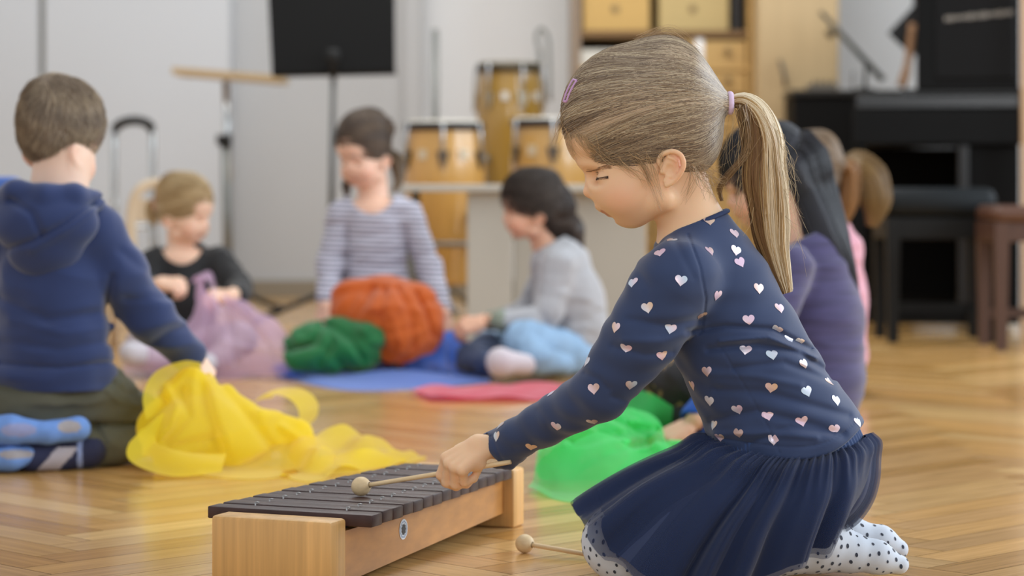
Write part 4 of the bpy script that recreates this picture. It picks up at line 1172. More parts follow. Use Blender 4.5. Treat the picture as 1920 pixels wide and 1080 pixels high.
def blond_child():
    root = thing('person', P(345, 690, 6.62), 'blond child in a black top sitting on the floor behind the lilac scarf', 'person'); root.location[2] = 0; root['wo'] = list(root.location)
    d = 6.62; ht = HeadT(P(343, 394, d), -28, 8, 0, 1 / 1740); B = KF(); head_body(B, ht, [(338, 420, d + .02, 24), (338, 480, d + .02, 26)])
    B.e(343, 486, d - .004, 50, 30, 24); B.j([(345, 505, d, 32), (345, 650, d + .02, 36)])
    B.j([(284, 490, d, 20), (270, 545, d - .05, 16), (300, 532, d - .19, 13)]); hand(B, P(302, 530, d - .19), (.85, -.3, -.1), (-.1, -.6, .75), 1, .92, (55, 55, 30))
    B.j([(415, 490, d, 20), (452, 545, d - .05, 16), (432, 556, d - .18, 13)]); hand(B, P(430, 555, d - .18), (-.85, -.3, .0), (.1, -.6, .75), -1, .92, (55, 55, 30))
    kobj('body', B, .0035, m_skin_(), root, colf=lambda V: skin_colors(V, ht, 'ecc4aa'))
    eyes(root, ht, B, half=True)
    cap = kid_hair(root, ht, 'b0946a', 'dcc69c', 'back', 5, front=(1058, 236), temple=(1225, 296), n=3500, r=.0008)
    mb = MB(); a = np.linspace(0, 6.283, 20); c = ht.wp(1366, 194, 0); mb.tube(np.array([c + [0, .016 * math.cos(t), .016 * math.sin(t)] for t in a]), .006, 8, cap=False); mb.build('hair_tie', mat('pink_tie', 'd08a92', .7), cap, True)
    lock_bundle('ponytail', np.array([ht.wp(1366, 194), ht.wp(1395, 205), ht.wp(1405, 250), ht.wp(1395, 300)]), [.010, .016, .016, .006], 700, 'b0946a', 'dcc69c', root, 4)
    T = KF(); T.j([(345, 497, d, 54), (345, 570, d, 58), (345, 640, d, 60)], .03); G = KF(); G.bb = list(T.bb); G.u(f_sq(T, P(345, 560, d), (0, 1, 0), .75), 0)
    G.j([(288, 492, d, 29), (270, 540, d - .05, 25), (280, 540, d - .11, 18)], .02); G.j([(412, 490, d, 29), (448, 542, d - .05, 26), (446, 553, d - .12, 20)], .02)
    def gf(p):
        x, y = pxy(p); q = folds(G, .003, 12, 4)(p)
        neck = np.sqrt(((x - 341) / 44) ** 2 + ((y - 440) / 56) ** 2) - 1; q = np.maximum(q, np.where(p[:, 1] < d + .02, -neck * .03, -1))
        return q
    kobj('top', G, .0045, mat('black_jersey', '17181a', .8, sheen=.2), root, f=gf)
    L = KF(); L.j([(320, 655, d, 38), (265, 648, d - .28, 30)], .02); L.j([(265, 650, d - .28, 28), (320, 676, d - .22, 20)], .02)
    L.j([(370, 655, d, 38), (450, 632, d - .22, 30)], .02); L.j([(450, 638, d - .22, 28), (400, 676, d - .32, 20)], .02)
    kobj('leggings', L, .005, mat('grey_leggings', 'a79a9c', .85), root, f=folds(L, .003, 12, 2))
    for js in ([(335, 680, d - .25, 17), (390, 680, d - .38, 17)], [(300, 668, d - .30, 20), (245, 662, d - .36, 22)]):
        S = KF(); S.j(js, .01); kobj('sock', S, .004, mat('white_sock', 'c3bfc6', .9), root)
blond_child()

def striped_girl():
    d = 6.66; root = thing('person', P(705, 680, d), 'kneeling girl in a grey striped top with brown hair tied up, behind the orange scarf', 'person'); root.location[2] = 0; root['wo'] = list(root.location)
    ht = HeadT(P(685, 281, d), -122, 14, 0, 1 / 1600); B = KF(); head_body(B, ht, [(697, 310, d + .02, 26), (700, 382, d + .02, 30)])
    B.e(702, 394, d, 56, 34, 24); B.j([(702, 412, d, 36), (702, 540, d, 36), (704, 600, d + .05, 42)])
    B.j([(638, 405, d, 20), (616, 500, d - .02, 15), (610, 575, d - .10, 12)]); hand(B, P(609, 572, d - .10), (-.05, -.35, -.9), (-.5, -.8, .2), 1, .95, (50, 60, 40))
    B.j([(768, 405, d, 20), (806, 505, d - .02, 15), (832, 588, d - .12, 12)]); hand(B, P(832, 588, d - .12), (.15, -.35, -.9), (.5, -.8, .2), -1, .95, (45, 50, 40))
    kobj('body', B, .0035, m_skin_(), root, colf=lambda V: skin_colors(V, ht, 'e6bca4', brow='4d3a2c'))
    eyes(root, ht, B, half=True)
    cap = kid_hair(root, ht, '4a3c32', '76614c', 'back', 6, front=(1062, 226), temple=(1232, 296), n=3500, r=.0008)
    Bn = KF(); Bn.ell(ht.wp(1352, 150, 0), np.array([.033, .033, .033])); kobj('hair_bun', Bn, .003, mat('bun', '4a3c32', .6, bump=((30, 30, 200), .5, .004)), root, f=lambda p: Bn(p) + .0025 * np.sin(p[:, 2] * 500 + p[:, 0] * 300), floor=False)
    lock_bundle('loose_hair', np.array([ht.wp(1320, 250, 30), P(740, 300, d + .05), P(748, 335, d + .04), P(738, 360, d + .02)]), [.02, .022, .016, .006], 600, '5c4a38', '8a7558', root, 8)
    lock_bundle('loose_hair', np.array([P(655, 330, d + .07), P(650, 350, d + .06), P(652, 372, d + .04)]), [.012, .014, .006], 300, '4a3c32', '76614c', root, 9)
    T = KF(); T.j([(702, 412, d, 62), (703, 470, d, 60), (704, 545, d, 62), (706, 600, d + .04, 66)], .03); G = KF(); G.bb = list(T.bb); G.u(f_sq(T, P(702, 480, d), (0, 1, 0), .74), 0)
    G.cone(P(702, 385, d), P(640, 404, d), .045, .038, .02); G.cone(P(702, 385, d), P(768, 404, d), .045, .038, .02)
    G.j([(640, 408, d, 27), (618, 498, d - .02, 24), (612, 560, d - .085, 19)], .02); G.j([(766, 408, d, 27), (804, 500, d - .02, 24), (829, 575, d - .10, 19)], .02)
    def gf(p):
        x, y = pxy(p); q = folds(G, .0028, 11, 7, (.7, .7, 1.5))(p)
        neck = np.sqrt(((x - 697) / 46) ** 2 + ((y - 345) / 56) ** 2) - 1
        for pl, w, a in [([(650, 430), (652, 490), (648, 530)], 6, 8), ([(760, 430), (768, 490), (775, 530)], 6, 8), ([(670, 470), (720, 480), (760, 465)], 6, 3)]: q = q + a / 1000 * np.exp(-(seg_dist(x, y, pl) / w) ** 2)
        return np.maximum(q, np.where(y < 405, -neck * .03, -1))
    kobj('striped_top', G, .0045, mat('striped_jersey', 'cccad8', .8, sheen=.2, wave=((.04, 0, 1), 74, '7d8090', -.15)), root, f=gf)
    L = KF(); L.j([(690, 600, d + .06, 60), (668, 640, d - .20, 42)], .02); L.j([(715, 600, d + .06, 60), (745, 640, d - .20, 42)], .02); L.j([(668, 655, d - .20, 36), (680, 668, d + .12, 26)], .02); L.j([(745, 655, d - .20, 36), (740, 668, d + .12, 26)], .02)
    kobj('leggings', L, .005, mat('pale_leggings', '9f9a9c', .85), root, f=folds(L, .002, 12, 2))
striped_girl()

def grey_girl():
    d = 6.48; root = thing('person', P(1040, 700, d), 'dark-haired girl in a grey jumper and light jeans sitting cross-legged, seen from the side', 'person'); root.location[2] = 0; root['wo'] = list(root.location)
    ht = HeadT(P(1002, 388, d), -176, 2, 0, 1 / 1760); B = KF(); head_body(B, ht, [(1008, 415, d + .01, 24), (1030, 480, d + .01, 27)])
    B.j([(1045, 505, d, 38), (1065, 590, d, 42), (1070, 660, d, 44)]); B.j([(1042, 500, d - .08, 22), (1020, 592, d - .12, 16), (925, 600, d - .18, 13)]); B.j([(1042, 500, d + .10, 22), (980, 592, d + .12, 16), (905, 602, d - .02, 13)])
    hand(B, P(903, 604, d - .19), (-.9, -.1, -.25), (.05, -.7, .7), -1, .95, (45, 50, 30)); hand(B, P(900, 606, d - .02), (-.9, -.1, -.2), (.0, .5, .8), 1, .95, (45, 50, 30))
    kobj('body', B, .0035, m_skin_(), root, colf=lambda V: skin_colors(V, ht, 'e0b094', brow='3a2d26'))
    eyes(root, ht, B)
    kid_hair(root, ht, '3a312d', '61564d', 'down', 7, front=(1040, 262), temple=(1240, 296), back_y=345, puff=0, n=3500, length=110, r=.0009)
    lock_bundle('long_hair', np.array([ht.wp(1270, 170, 0), ht.wp(1318, 225, 0), ht.wp(1335, 300, 0), P(1072, 425, d), P(1082, 448, d), P(1092, 474, d + .0)]), [.045, .052, .046, .034, .022, .006], 2600, '362d29', '5d5148', root, 10, flat=.9)
    T = KF(); T.j([(1050, 496, d, 56), (1068, 560, d, 60), (1078, 620, d, 60), (1076, 668, d, 56)], .03); G = KF(); G.bb = list(T.bb); G.u(T, 0)
    G.cone(P(1036, 466, d), P(1050, 500, d), .045, .07, .02)
    G.j([(1046, 500, d - .08, 34), (1026, 588, d - .12, 28), (985, 602, d - .15, 23), (935, 602, d - .18, 19)], .02); G.j([(1040, 500, d + .10, 32), (985, 590, d + .12, 26), (920, 602, d - .0, 18)], .02)
    def gf(p):
        x, y = pxy(p); q = folds(G, .0034, 10, 9)(p); a = P(1006, 470, d); b = P(1062, 440, d); n = unit(np.array([-(b - a)[2], 0, (b - a)[0]])); n = n if n[2] > 0 else -n
        q = np.maximum(q, (p - a.astype(np.float32)) @ n.astype(np.float32))
        for pl, w, a_ in [([(990, 560), (1030, 610), (1100, 600)], 7, 5), ([(1040, 640), (1090, 620), (1130, 640)], 7, 4), ([(1050, 550), (1100, 560), (1130, 575)], 7, -3)]: q = q + a_ / 1000 * np.exp(-(seg_dist(x, y, pl) / w) ** 2)
        return np.maximum(q, np.where(x < 960, (908 - x) / 700, -1))
    def jc(V):
        x, y = pxy(V); C_ = np.tile(np.array(lin('a9abb0')), (len(V), 1)); C_[x < 946] = np.array(lin('7f8878')); return C_
    kobj('jumper', G, .0045, mat('grey_knit', 'a9abb0', .85, sheen=.3, attr=True, noise=((14, 14, 30), .07, 3)), root, f=gf, colf=jc)
    L = KF(); L.j([(1078, 668, d - .04, 44), (985, 640, d - .20, 40)], .02); L.j([(985, 645, d - .20, 38), (1010, 676, d - .30, 24), (1060, 684, d - .24, 20)], .02)
    L.j([(1060, 668, d + .1, 44), (915, 652, d + .08, 32)], .02)
    kobj('jeans', L, .0045, mat('light_denim', '8fb0d0', .85, noise=((18, 18, 18), .12, 3)), root, f=folds(L, .003, 12, 5))
    L = KF(); L.j([(915, 655, d + .06, 32), (880, 672, d - .15, 24), (930, 680, d - .26, 22)], .02); kobj('jeans_leg', L, .0045, mat('dark_denim', '46526e', .85), root, f=folds(L, .003, 12, 6))
    S = KF(); S.j([(985, 684, d - .33, 20), (938, 678, d - .38, 24)], .01); S.e(938, 680, d - .38, 26, 24, 28, .01); kobj('sock', S, .004, mat('white_sock', 'cfc8cf', .9), root)
grey_girl()

def purple_child():
    d = 4.75; root = thing('person', P(1480, 822, d), 'child with long straight black hair and a purple top sitting behind the kneeling girl', 'person'); root.location[2] = 0; root['wo'] = list(root.location)
    ht = HeadT(P(1442, 335, d), 182, 12, 0, 1 / 1690); B = KF(); head_body(B, ht, [(1460, 370, d, 46), (1490, 455, d, 50)])
    B.j([(1500, 510, d, 66), (1515, 620, d, 70), (1505, 750, d, 74)]); B.j([(1480, 500, d - .12, 34), (1420, 660, d - .18, 26), (1306, 786, d - .22, 20)]); B.j([(1480, 500, d + .12, 34), (1420, 660, d + .2, 26), (1330, 740, d + .2, 20)])
    hand(B, P(1290, 800, d - .22), (-.86, -.15, -.42), (-.30, -.45, .85), -1, .98, (22, 30, 20), spread=.16); hand(B, P(1325, 745, d + .2), (-.9, 0, -.3), (0, .1, 1), 1, .95)
    kobj('body', B, .003, m_skin_(), root, colf=lambda V: skin_colors(V, ht, 'dcae94'))
    eyes(root, ht, B)
    kid_hair(root, ht, '26262b', '4a4c57', 'down', 12, front=(1050, 246), temple=(1236, 300), back_y=345, puff=6, n=5000, length=130, r=.0008)
    lock_bundle('long_hair', np.array([ht.wp(1225, 200, 0), ht.wp(1285, 190, 0), ht.wp(1325, 260, 0), P(1516, 375, d - .0), P(1548, 450, d - .02), P(1580, 510, d - .02), P(1603, 550, d - .02)]), [.03, .066, .064, .058, .050, .032, .010], 6200, '232328', '50525e', root, 14, r=.0008, K=20, flat=1.0, label='long straight black hair over the back')
    T = KF(); T.j([(1500, 500, d, 92), (1512, 600, d, 102), (1510, 700, d, 106), (1500, 760, d, 104)], .03); G = KF(); G.bb = list(T.bb); G.u(T, 0); G.cone(P(1492, 446, d), P(1500, 500, d), .055, .09, .03)
    G.j([(1478, 505, d - .12, 50), (1425, 650, d - .18, 42), (1335, 758, d - .20, 32)], .02); G.j([(1478, 505, d + .12, 50), (1425, 650, d + .2, 42), (1345, 735, d + .2, 32)], .02)
    def gf(p):
        x, y = pxy(p); q = folds(G, .0022, 9, 11, (.9, .9, 1.2))(p); a = P(1462, 462, d); b = P(1530, 430, d); n = unit(np.array([-(b - a)[2], 0, (b - a)[0]])); n = n if n[2] > 0 else -n
        return np.maximum(q, (p - a.astype(np.float32)) @ n.astype(np.float32))
    kobj('purple_top', G, .004, mat('purple_knit', '403b64', .85, sheen=.4, noise=((12, 12, 120), .28, 4)), root, f=gf)
    C = KF(); C.j([(1352, 742, d - .19, 39), (1306, 784, d - .21, 31)], .01); C.sub(f_cone(P(1304, 788, d - .22), P(1240, 832, d - .22), .022, .03), .002); kobj('blue_cuff', C, .003, mat('blue_jersey', '1f4fa8', .8), root)
    L = KF(); L.j([(1500, 770, d, 88), (1345, 785, d - .02, 52), (1262, 772, d + .06, 42), (1190, 762, d + .16, 38)], .02); L.j([(1500, 770, d + .1, 80), (1300, 760, d + .3, 50)], .02); L.j([(1205, 766, d + .14, 38), (1330, 795, d + .10, 34)], .02)
    L2 = kobj('leggings', L, .004, mat('black_leggings', '1e1f22', .8), root, f=folds(L, .003, 10, 3))
    Sk = KF(); Sk.j([(1440, 735, d - .02, 92), (1300, 722, d + .02, 50), (1245, 715, d + .06, 38)], .03)
    m = mat('gold_flecked_skirt', '1b1a20', .7, noise=None); nt = m.node_tree; N = nt.nodes; Lk = nt.links; b = N['Principled BSDF']; tc = N.new('ShaderNodeTexCoord'); vo = N.new('ShaderNodeTexNoise'); vo.inputs['Scale'].default_value = 26; vo.inputs['Detail'].default_value = 1
    Lk.new(tc.outputs['Object'], vo.inputs['Vector']); rp = N.new('ShaderNodeValToRGB'); rp.color_ramp.elements[0].position = .58; rp.color_ramp.elements[0].color = (*lin('1b1a20'), 1); rp.color_ramp.elements[1].position = .64; rp.color_ramp.elements[1].color = (*lin('9c7f55'), 1); Lk.new(vo.outputs[0], rp.inputs[0]); Lk.new(rp.outputs[0], b.inputs['Base Color'])
    kobj('skirt', Sk, .004, m, root, f=folds(Sk, .004, 9, 5))
purple_child()

def pink_child():
    d = 5.85; root = thing('person', P(1540, 737, d), 'child with light brown hair and a pink top, mostly hidden behind the child in purple', 'person'); root.location[2] = 0; root['wo'] = list(root.location)
    ht = HeadT(P(1518, 328, d), 150, 10, 0, 1 / 1720); B = KF(); head_body(B, ht, [(1525, 360, d, 32), (1540, 440, d, 36)]); B.j([(1545, 470, d, 56), (1550, 640, d, 62)]); B.j([(1520, 470, d - .1, 26), (1480, 580, d - .15, 20), (1440, 650, d - .2, 15)])
    hand(B, P(1438, 655, d - .2), (-.8, -.2, -.4), (-.2, -.4, .8), -1, .95)
    kobj('body', B, .004, m_skin_(), root, colf=lambda V: skin_colors(V, ht, 'd8a78c'))
    eyes(root, ht, B)
    cap = kid_hair(root, ht, '6a5846', '978068', 'back', 15, front=(1052, 240), temple=(1236, 300), n=3500, r=.0008)
    lock_bundle('ponytail', np.array([ht.wp(1362, 190, 0), P(1606, 305, d + .02), P(1630, 335, d + .02), P(1642, 380, d + .02), P(1634, 425, d + .02)]), [.012, .03, .046, .042, .014], 2600, '6b5230', 'a58450', root, 16, label='light brown ponytail')
    lock_bundle('ponytail_lock', np.array([ht.wp(1362, 190, 0), P(1596, 320, d - .03), P(1592, 380, d - .03), P(1574, 438, d - .03)]), [.012, .022, .022, .008], 1200, '7a552e', 'b07d48', root, 17)
    T = KF(); T.j([(1548, 470, d, 66), (1556, 560, d, 64), (1556, 660, d, 70)], .03); T.cone(P(1536, 425, d), P(1548, 470, d), .05, .08, .03); T.j([(1520, 475, d - .1, 38), (1482, 575, d - .15, 32), (1448, 640, d - .2, 24)], .02)
    a = P(1515, 445, d); b = P(1570, 415, d); n = unit(np.array([-(b - a)[2], 0, (b - a)[0]])); n = n if n[2] > 0 else -n
    kobj('pink_top', T, .0045, mat('pink_jersey', 'cf95a4', .85, sheen=.3), root, f=lambda p: np.maximum(folds(T, .003, 10, 3)(p), (p - a.astype(np.float32)) @ n.astype(np.float32)))
    L = KF(); L.j([(1556, 680, d, 66), (1470, 690, d - .25, 42), (1400, 700, d - .05, 34)], .02); kobj('trousers', L, .005, mat('dark_trousers', '2b2c33', .85), root)
pink_child()
# ---------------------------------------------------------------- xylophone and mallets
def build_xylophone():
    ax = np.array([.38, .925, 0]); ax /= np.linalg.norm(ax); bx = np.array([ax[1], -ax[0], 0]); up = np.array([0, 0, 1.0])
    R = np.stack([bx, ax, up], 1)                       # local x = across (towards the girl), y = along, z = up
    C0 = np.array([-.223, 2.986, 0]) - bx * .085
    root = thing('xylophone', C0, 'wooden xylophone with dark bars on the floor in front of the kneeling girl', 'xylophone')
    Lp = lambda x, y, z: C0 + bx * x + ax * y + up * z
    def bx_(mb, x0, x1, y0, y1, z0, z1, bev=.003, m=0):
        mb.box(Lp((x0 + x1) / 2, (y0 + y1) / 2, (z0 + z1) / 2), (x1 - x0, y1 - y0, z1 - z0), rot=R, bev=bev, m=m)
    mw = mat('pine_block', 'dcae70', .42, attr=False); nt = mw.node_tree; N = nt.nodes; L = nt.links; b = N['Principled BSDF']
    tc = N.new('ShaderNodeTexCoord'); mp = N.new('ShaderNodeMapping'); mp.inputs['Rotation'].default_value = (0, 0, math.radians(22.3)); L.new(tc.outputs['Object'], mp.inputs[0])
    def layer(scale, lo, hi, det):
        m2 = N.new('ShaderNodeMapping'); m2.inputs['Scale'].default_value = scale; L.new(mp.outputs[0], m2.inputs[0])
        nz = N.new('ShaderNodeTexNoise'); nz.inputs['Scale'].default_value = 1; nz.inputs['Detail'].default_value = det; L.new(m2.outputs[0], nz.inputs['Vector'])
        mr = N.new('ShaderNodeMapRange'); mr.inputs[1].default_value = .32; mr.inputs[2].default_value = .68; mr.inputs[3].default_value = lo; mr.inputs[4].default_value = hi; L.new(nz.outputs[0], mr.inputs[0]); return mr.outputs[0]
    base = None
    for o_ in (layer((26, 26, .6), .80, 1.12, 2), layer((160, 160, 5), .90, 1.08, 4), layer((9, 9, 3), .93, 1.07, 3)):
        mx = N.new('ShaderNodeMix'); mx.data_type = 'RGBA'; mx.blend_type = 'MULTIPLY'; mx.inputs[0].default_value = 1
        if base is None: mx.inputs[6].default_value = (*lin('d9aa6a'), 1)
        else: L.new(base, mx.inputs[6])
        L.new(o_, mx.inputs[7]); base = mx.outputs[2]
    L.new(base, b.inputs['Base Color'])
    mside = wood('beech_side', 'b98246', (0, 1, 0), 5, .14, .4)
    def block(y0, y1, h):
        mb = MB(); bx_(mb, -.085, .085, y0, y1, 0, h, .005)
        return autosmooth(mb.build('end_block', mw, root))
    block(0, .043, .0855)
    block(.595, .637, .0862)
    for sx in (-1, 1):           # the long sides draw together towards the far end
        mb = MB(); p = [Lp(sx * .083, .040, .004), Lp(sx * .068, .600, .022), Lp(sx * .068, .600, .070), Lp(sx * .083, .040, .069)]
        t = -bx * sx * .014; V = np.array(p + [q + t for q in p]); Q = [[0, 1, 2, 3], [7, 6, 5, 4], [0, 4, 5, 1], [1, 5, 6, 2], [2, 6, 7, 3], [3, 7, 4, 0]]
        if sx < 0: Q = [q[::-1] for q in Q]
        mb.add(V, Q); sb = mb.build('side_board', mside, root)
        if sx > 0:
            y = .225; f0 = (y - .04) / .56; xx = .083 + (.068 - .083) * f0 + .0006; c = Lp(xx, y, .047)
            nrm = unit(bx + ax * .0268); u = unit(ax - bx * .0268)
            def disc(r0, r1, k, n=40, lob=0):
                a = np.linspace(0, 2 * math.pi, n, endpoint=False); V = []; 
                for r in (r0, r1):
                    rr_ = r * (1 + lob * np.cos(a * 9)); V.append(c + nrm * k + (np.cos(a) * rr_)[:, None] * u + (np.sin(a) * rr_)[:, None] * up)
                V = np.concatenate(V); return V, np.array([[i, (i + 1) % n, n + (i + 1) % n, n + i] for i in range(n)])
            mb = MB(); v, q = disc(.0001, .0135, 0, lob=.0); mb.add(v, q, m=0); v, q = disc(.0001, .0072, .0004, lob=.14); mb.add(v, q, m=1); v, q = disc(.0095, .0112, .0004, 40, .05); mb.add(v, q, m=2)
            mb.build('maker_badge', [mat('badge_white', 'dfe6ee', .4), mat('badge_black', '16171a', .5), mat('badge_blue', '8fa3bd', .5)], sb)
    mbar = mat('rosewood_bar', '3e2a27', .40, spec=.35, noise=((40, 40, 40), .25, 5))
    mpeg = mat('peg_steel', 'b8b8b8', .35, metal=.9); mfelt = mat('peg_sleeve', '2b2b2b', .8)
    n = 15
    for i in range(n):
        y = .064 + .0361 * i; hl = (.234 + (.172 - .234) * i / (n - 1)) / 2; z = .0740 + .0008 * (i % 2)
        mb = MB(); bx_(mb, -hl, hl, y - .0155, y + .0155, z, z + .0155, .0016)
        o = autosmooth(mb.build('bar', mbar, root))
    for i in range(n - 1):
        y = .064 + .0361 * (i + .5); hl = (.234 + (.172 - .234) * i / (n - 1)) / 2
        for sx in (-1, 1):
            x = sx * hl * .56
            mb = MB(); mb.tube([Lp(x, y, .064), Lp(x, y, .0925)], .0009, 8); mb.tube([Lp(x, y, .0925), Lp(x + .003, y, .0932), Lp(x + .0055, y, .0925)], .0009, 8)
            mb.tube([Lp(x, y, .068), Lp(x, y, .084)], .0021, 8, m=1)
            mb.build('peg', [mpeg, mfelt], root, smooth=True)
    for sx in (-1, 1):
        mb = MB(); mb.tube([Lp(sx * .069, .045, .0710), Lp(sx * .048, .595, .0710)], .003, 8); mb.build('cord', mfelt, root, smooth=True)
    return Lp
XL = build_xylophone()
def mallet(ball, end, label, name='mallet'):
    ball = np.asarray(ball, float); end = np.asarray(end, float); d = unit(end - ball)
    root = thing(name, ball, label, 'mallet', 'xylophone mallets')
    r = .0128; u = unit(np.cross(d, [0, 0, 1])); w = np.cross(u, d); R = np.stack([u, w, d], 1)
    prof = [(.0001, -r * 1.02)] + [(r * math.sin(t), -r * 1.02 * math.cos(t)) for t in np.linspace(.12, 2.55, 20)] + [(.0052, r * .99), (.0040, r * 1.0)]
    mb = MB(); mb.lathe(prof, ball, 32, R)
    mb.build('mallet_head', mat('turned_wood', 'd9bf95', .5, noise=((90, 90, 300), .07, 4)), root, True)
    mb = MB(); L = np.linalg.norm(end - ball)
    pts = [ball + d * (r * .5 + (L - r * .5) * t) for t in np.linspace(0, 1, 10)]; rad = [.0031] * 8 + [.0034, .0030]
    mb.tube(pts, rad, 14); mb.build('mallet_handle', mat('dowel', 'dcc095', .5, noise=((40, 40, 40), .06, 4)), root, True)
bz = .0903 + .0128
mallet(P(677, 912, (EYE - bz) * FPX / (912 - HZ)), P(958, 866, 3.122), 'wooden mallet held in the girl\'s hand, its round head on the dark bars')
mallet((.0175, 3.30, .0128), (.150, 3.208, .0034), 'wooden mallet lying on the floor beside the girl\'s knee')
# ---------------------------------------------------------------- chiffon scarves
def sheer(name, color, alpha, trans=.45): return mat(name, color, .75, sheen=.4, alpha=alpha, trans=trans, bump=((1500, 1500, 1500), .15, .0004))
def sheet(F_, fold, h=.004, zmin=.0015, open_=True):
    g = lambda p: smax(F_(p) + fold(p), zmin - p[:, 2], .002); lo, hi = F_.box_(.02); lo[2] = max(lo[2], -.012)
    V, Q = surf(g, lo, hi, h, 3.0)
    if open_:        # the cloth does not close underneath
        zc = V[Q][:, :, 2].max(1); Q = Q[zc > zmin + .0035]
        used = np.unique(Q); mp = np.full(len(V), -1); mp[used] = np.arange(len(used)); V = V[used]; Q = mp[Q]
    return V, Q
def wave_folds(dirs, amp, seed=0):
    """creases: each (direction xy(z), cycles per metre)"""
    def f(p):
        o = 0
        for i, (dx, dy, dz, fr) in enumerate(dirs):
            ph = 2.2 * wob(p, 4, seed + i); s_ = np.abs(np.sin((p @ np.array([dx, dy, dz], np.float32)) * fr * 3.1416 + ph + i))
            s2 = np.abs(np.sin((p @ np.array([dx, dy, dz], np.float32)) * fr * 7.3 + ph * 1.7 + 2 * i)); o = o + (1 - s_ ** .8 * 2) + .35 * (1 - s2 ** .8 * 2)
        return amp * 1.5 * o / len(dirs) - amp * .2
    return f
def creases(lines, s=700.):
    def f(p):
        x, y = pxy(p); o = 0
        for pl, w, a in lines: o = o + a / s * np.exp(-(seg_dist(x, y, pl) / w) ** 2)
        return o
    return f
def both(*fs): return lambda p: sum(f(p) for f in fs)
def ribbon(pts, w, tw=0.0, n=40, m=10, thick=0):
    """a strip of cloth along a centre line; w half-width vectors"""
    c = spline(pts, n); wv = spline(w, n); t = np.linspace(-1, 1, m)
    G = c[:, None] + wv[:, None] * t[None, :, None]
    nz = .004 * np.sin(np.linspace(0, 9, n)[:, None] + t[None] * 2.3)
    G[..., 2] += nz; G[..., 2] = np.maximum(G[..., 2], .002)
    return G.reshape(-1, 3), grid_faces(n, m)
def combine(parts):
    n = 0; Vs = []; Qs = []
    for V, Q in parts: Vs.append(V); Qs.append(np.asarray(Q) + n); n += len(V)
    return np.concatenate(Vs), np.concatenate(Qs)
def scarf(name, parts, m, label):
    V, Q = combine(parts); o = mkobj('scarf', V, Q, m); return tag(o, label, 'scarf', 'chiffon scarves')
def fl(px, py, z=0.0):
    """point at height z seen at a pixel"""
    d = (EYE - z) * FPX / (py - HZ); return np.array([(px - 960) / FPX * d, d, z])

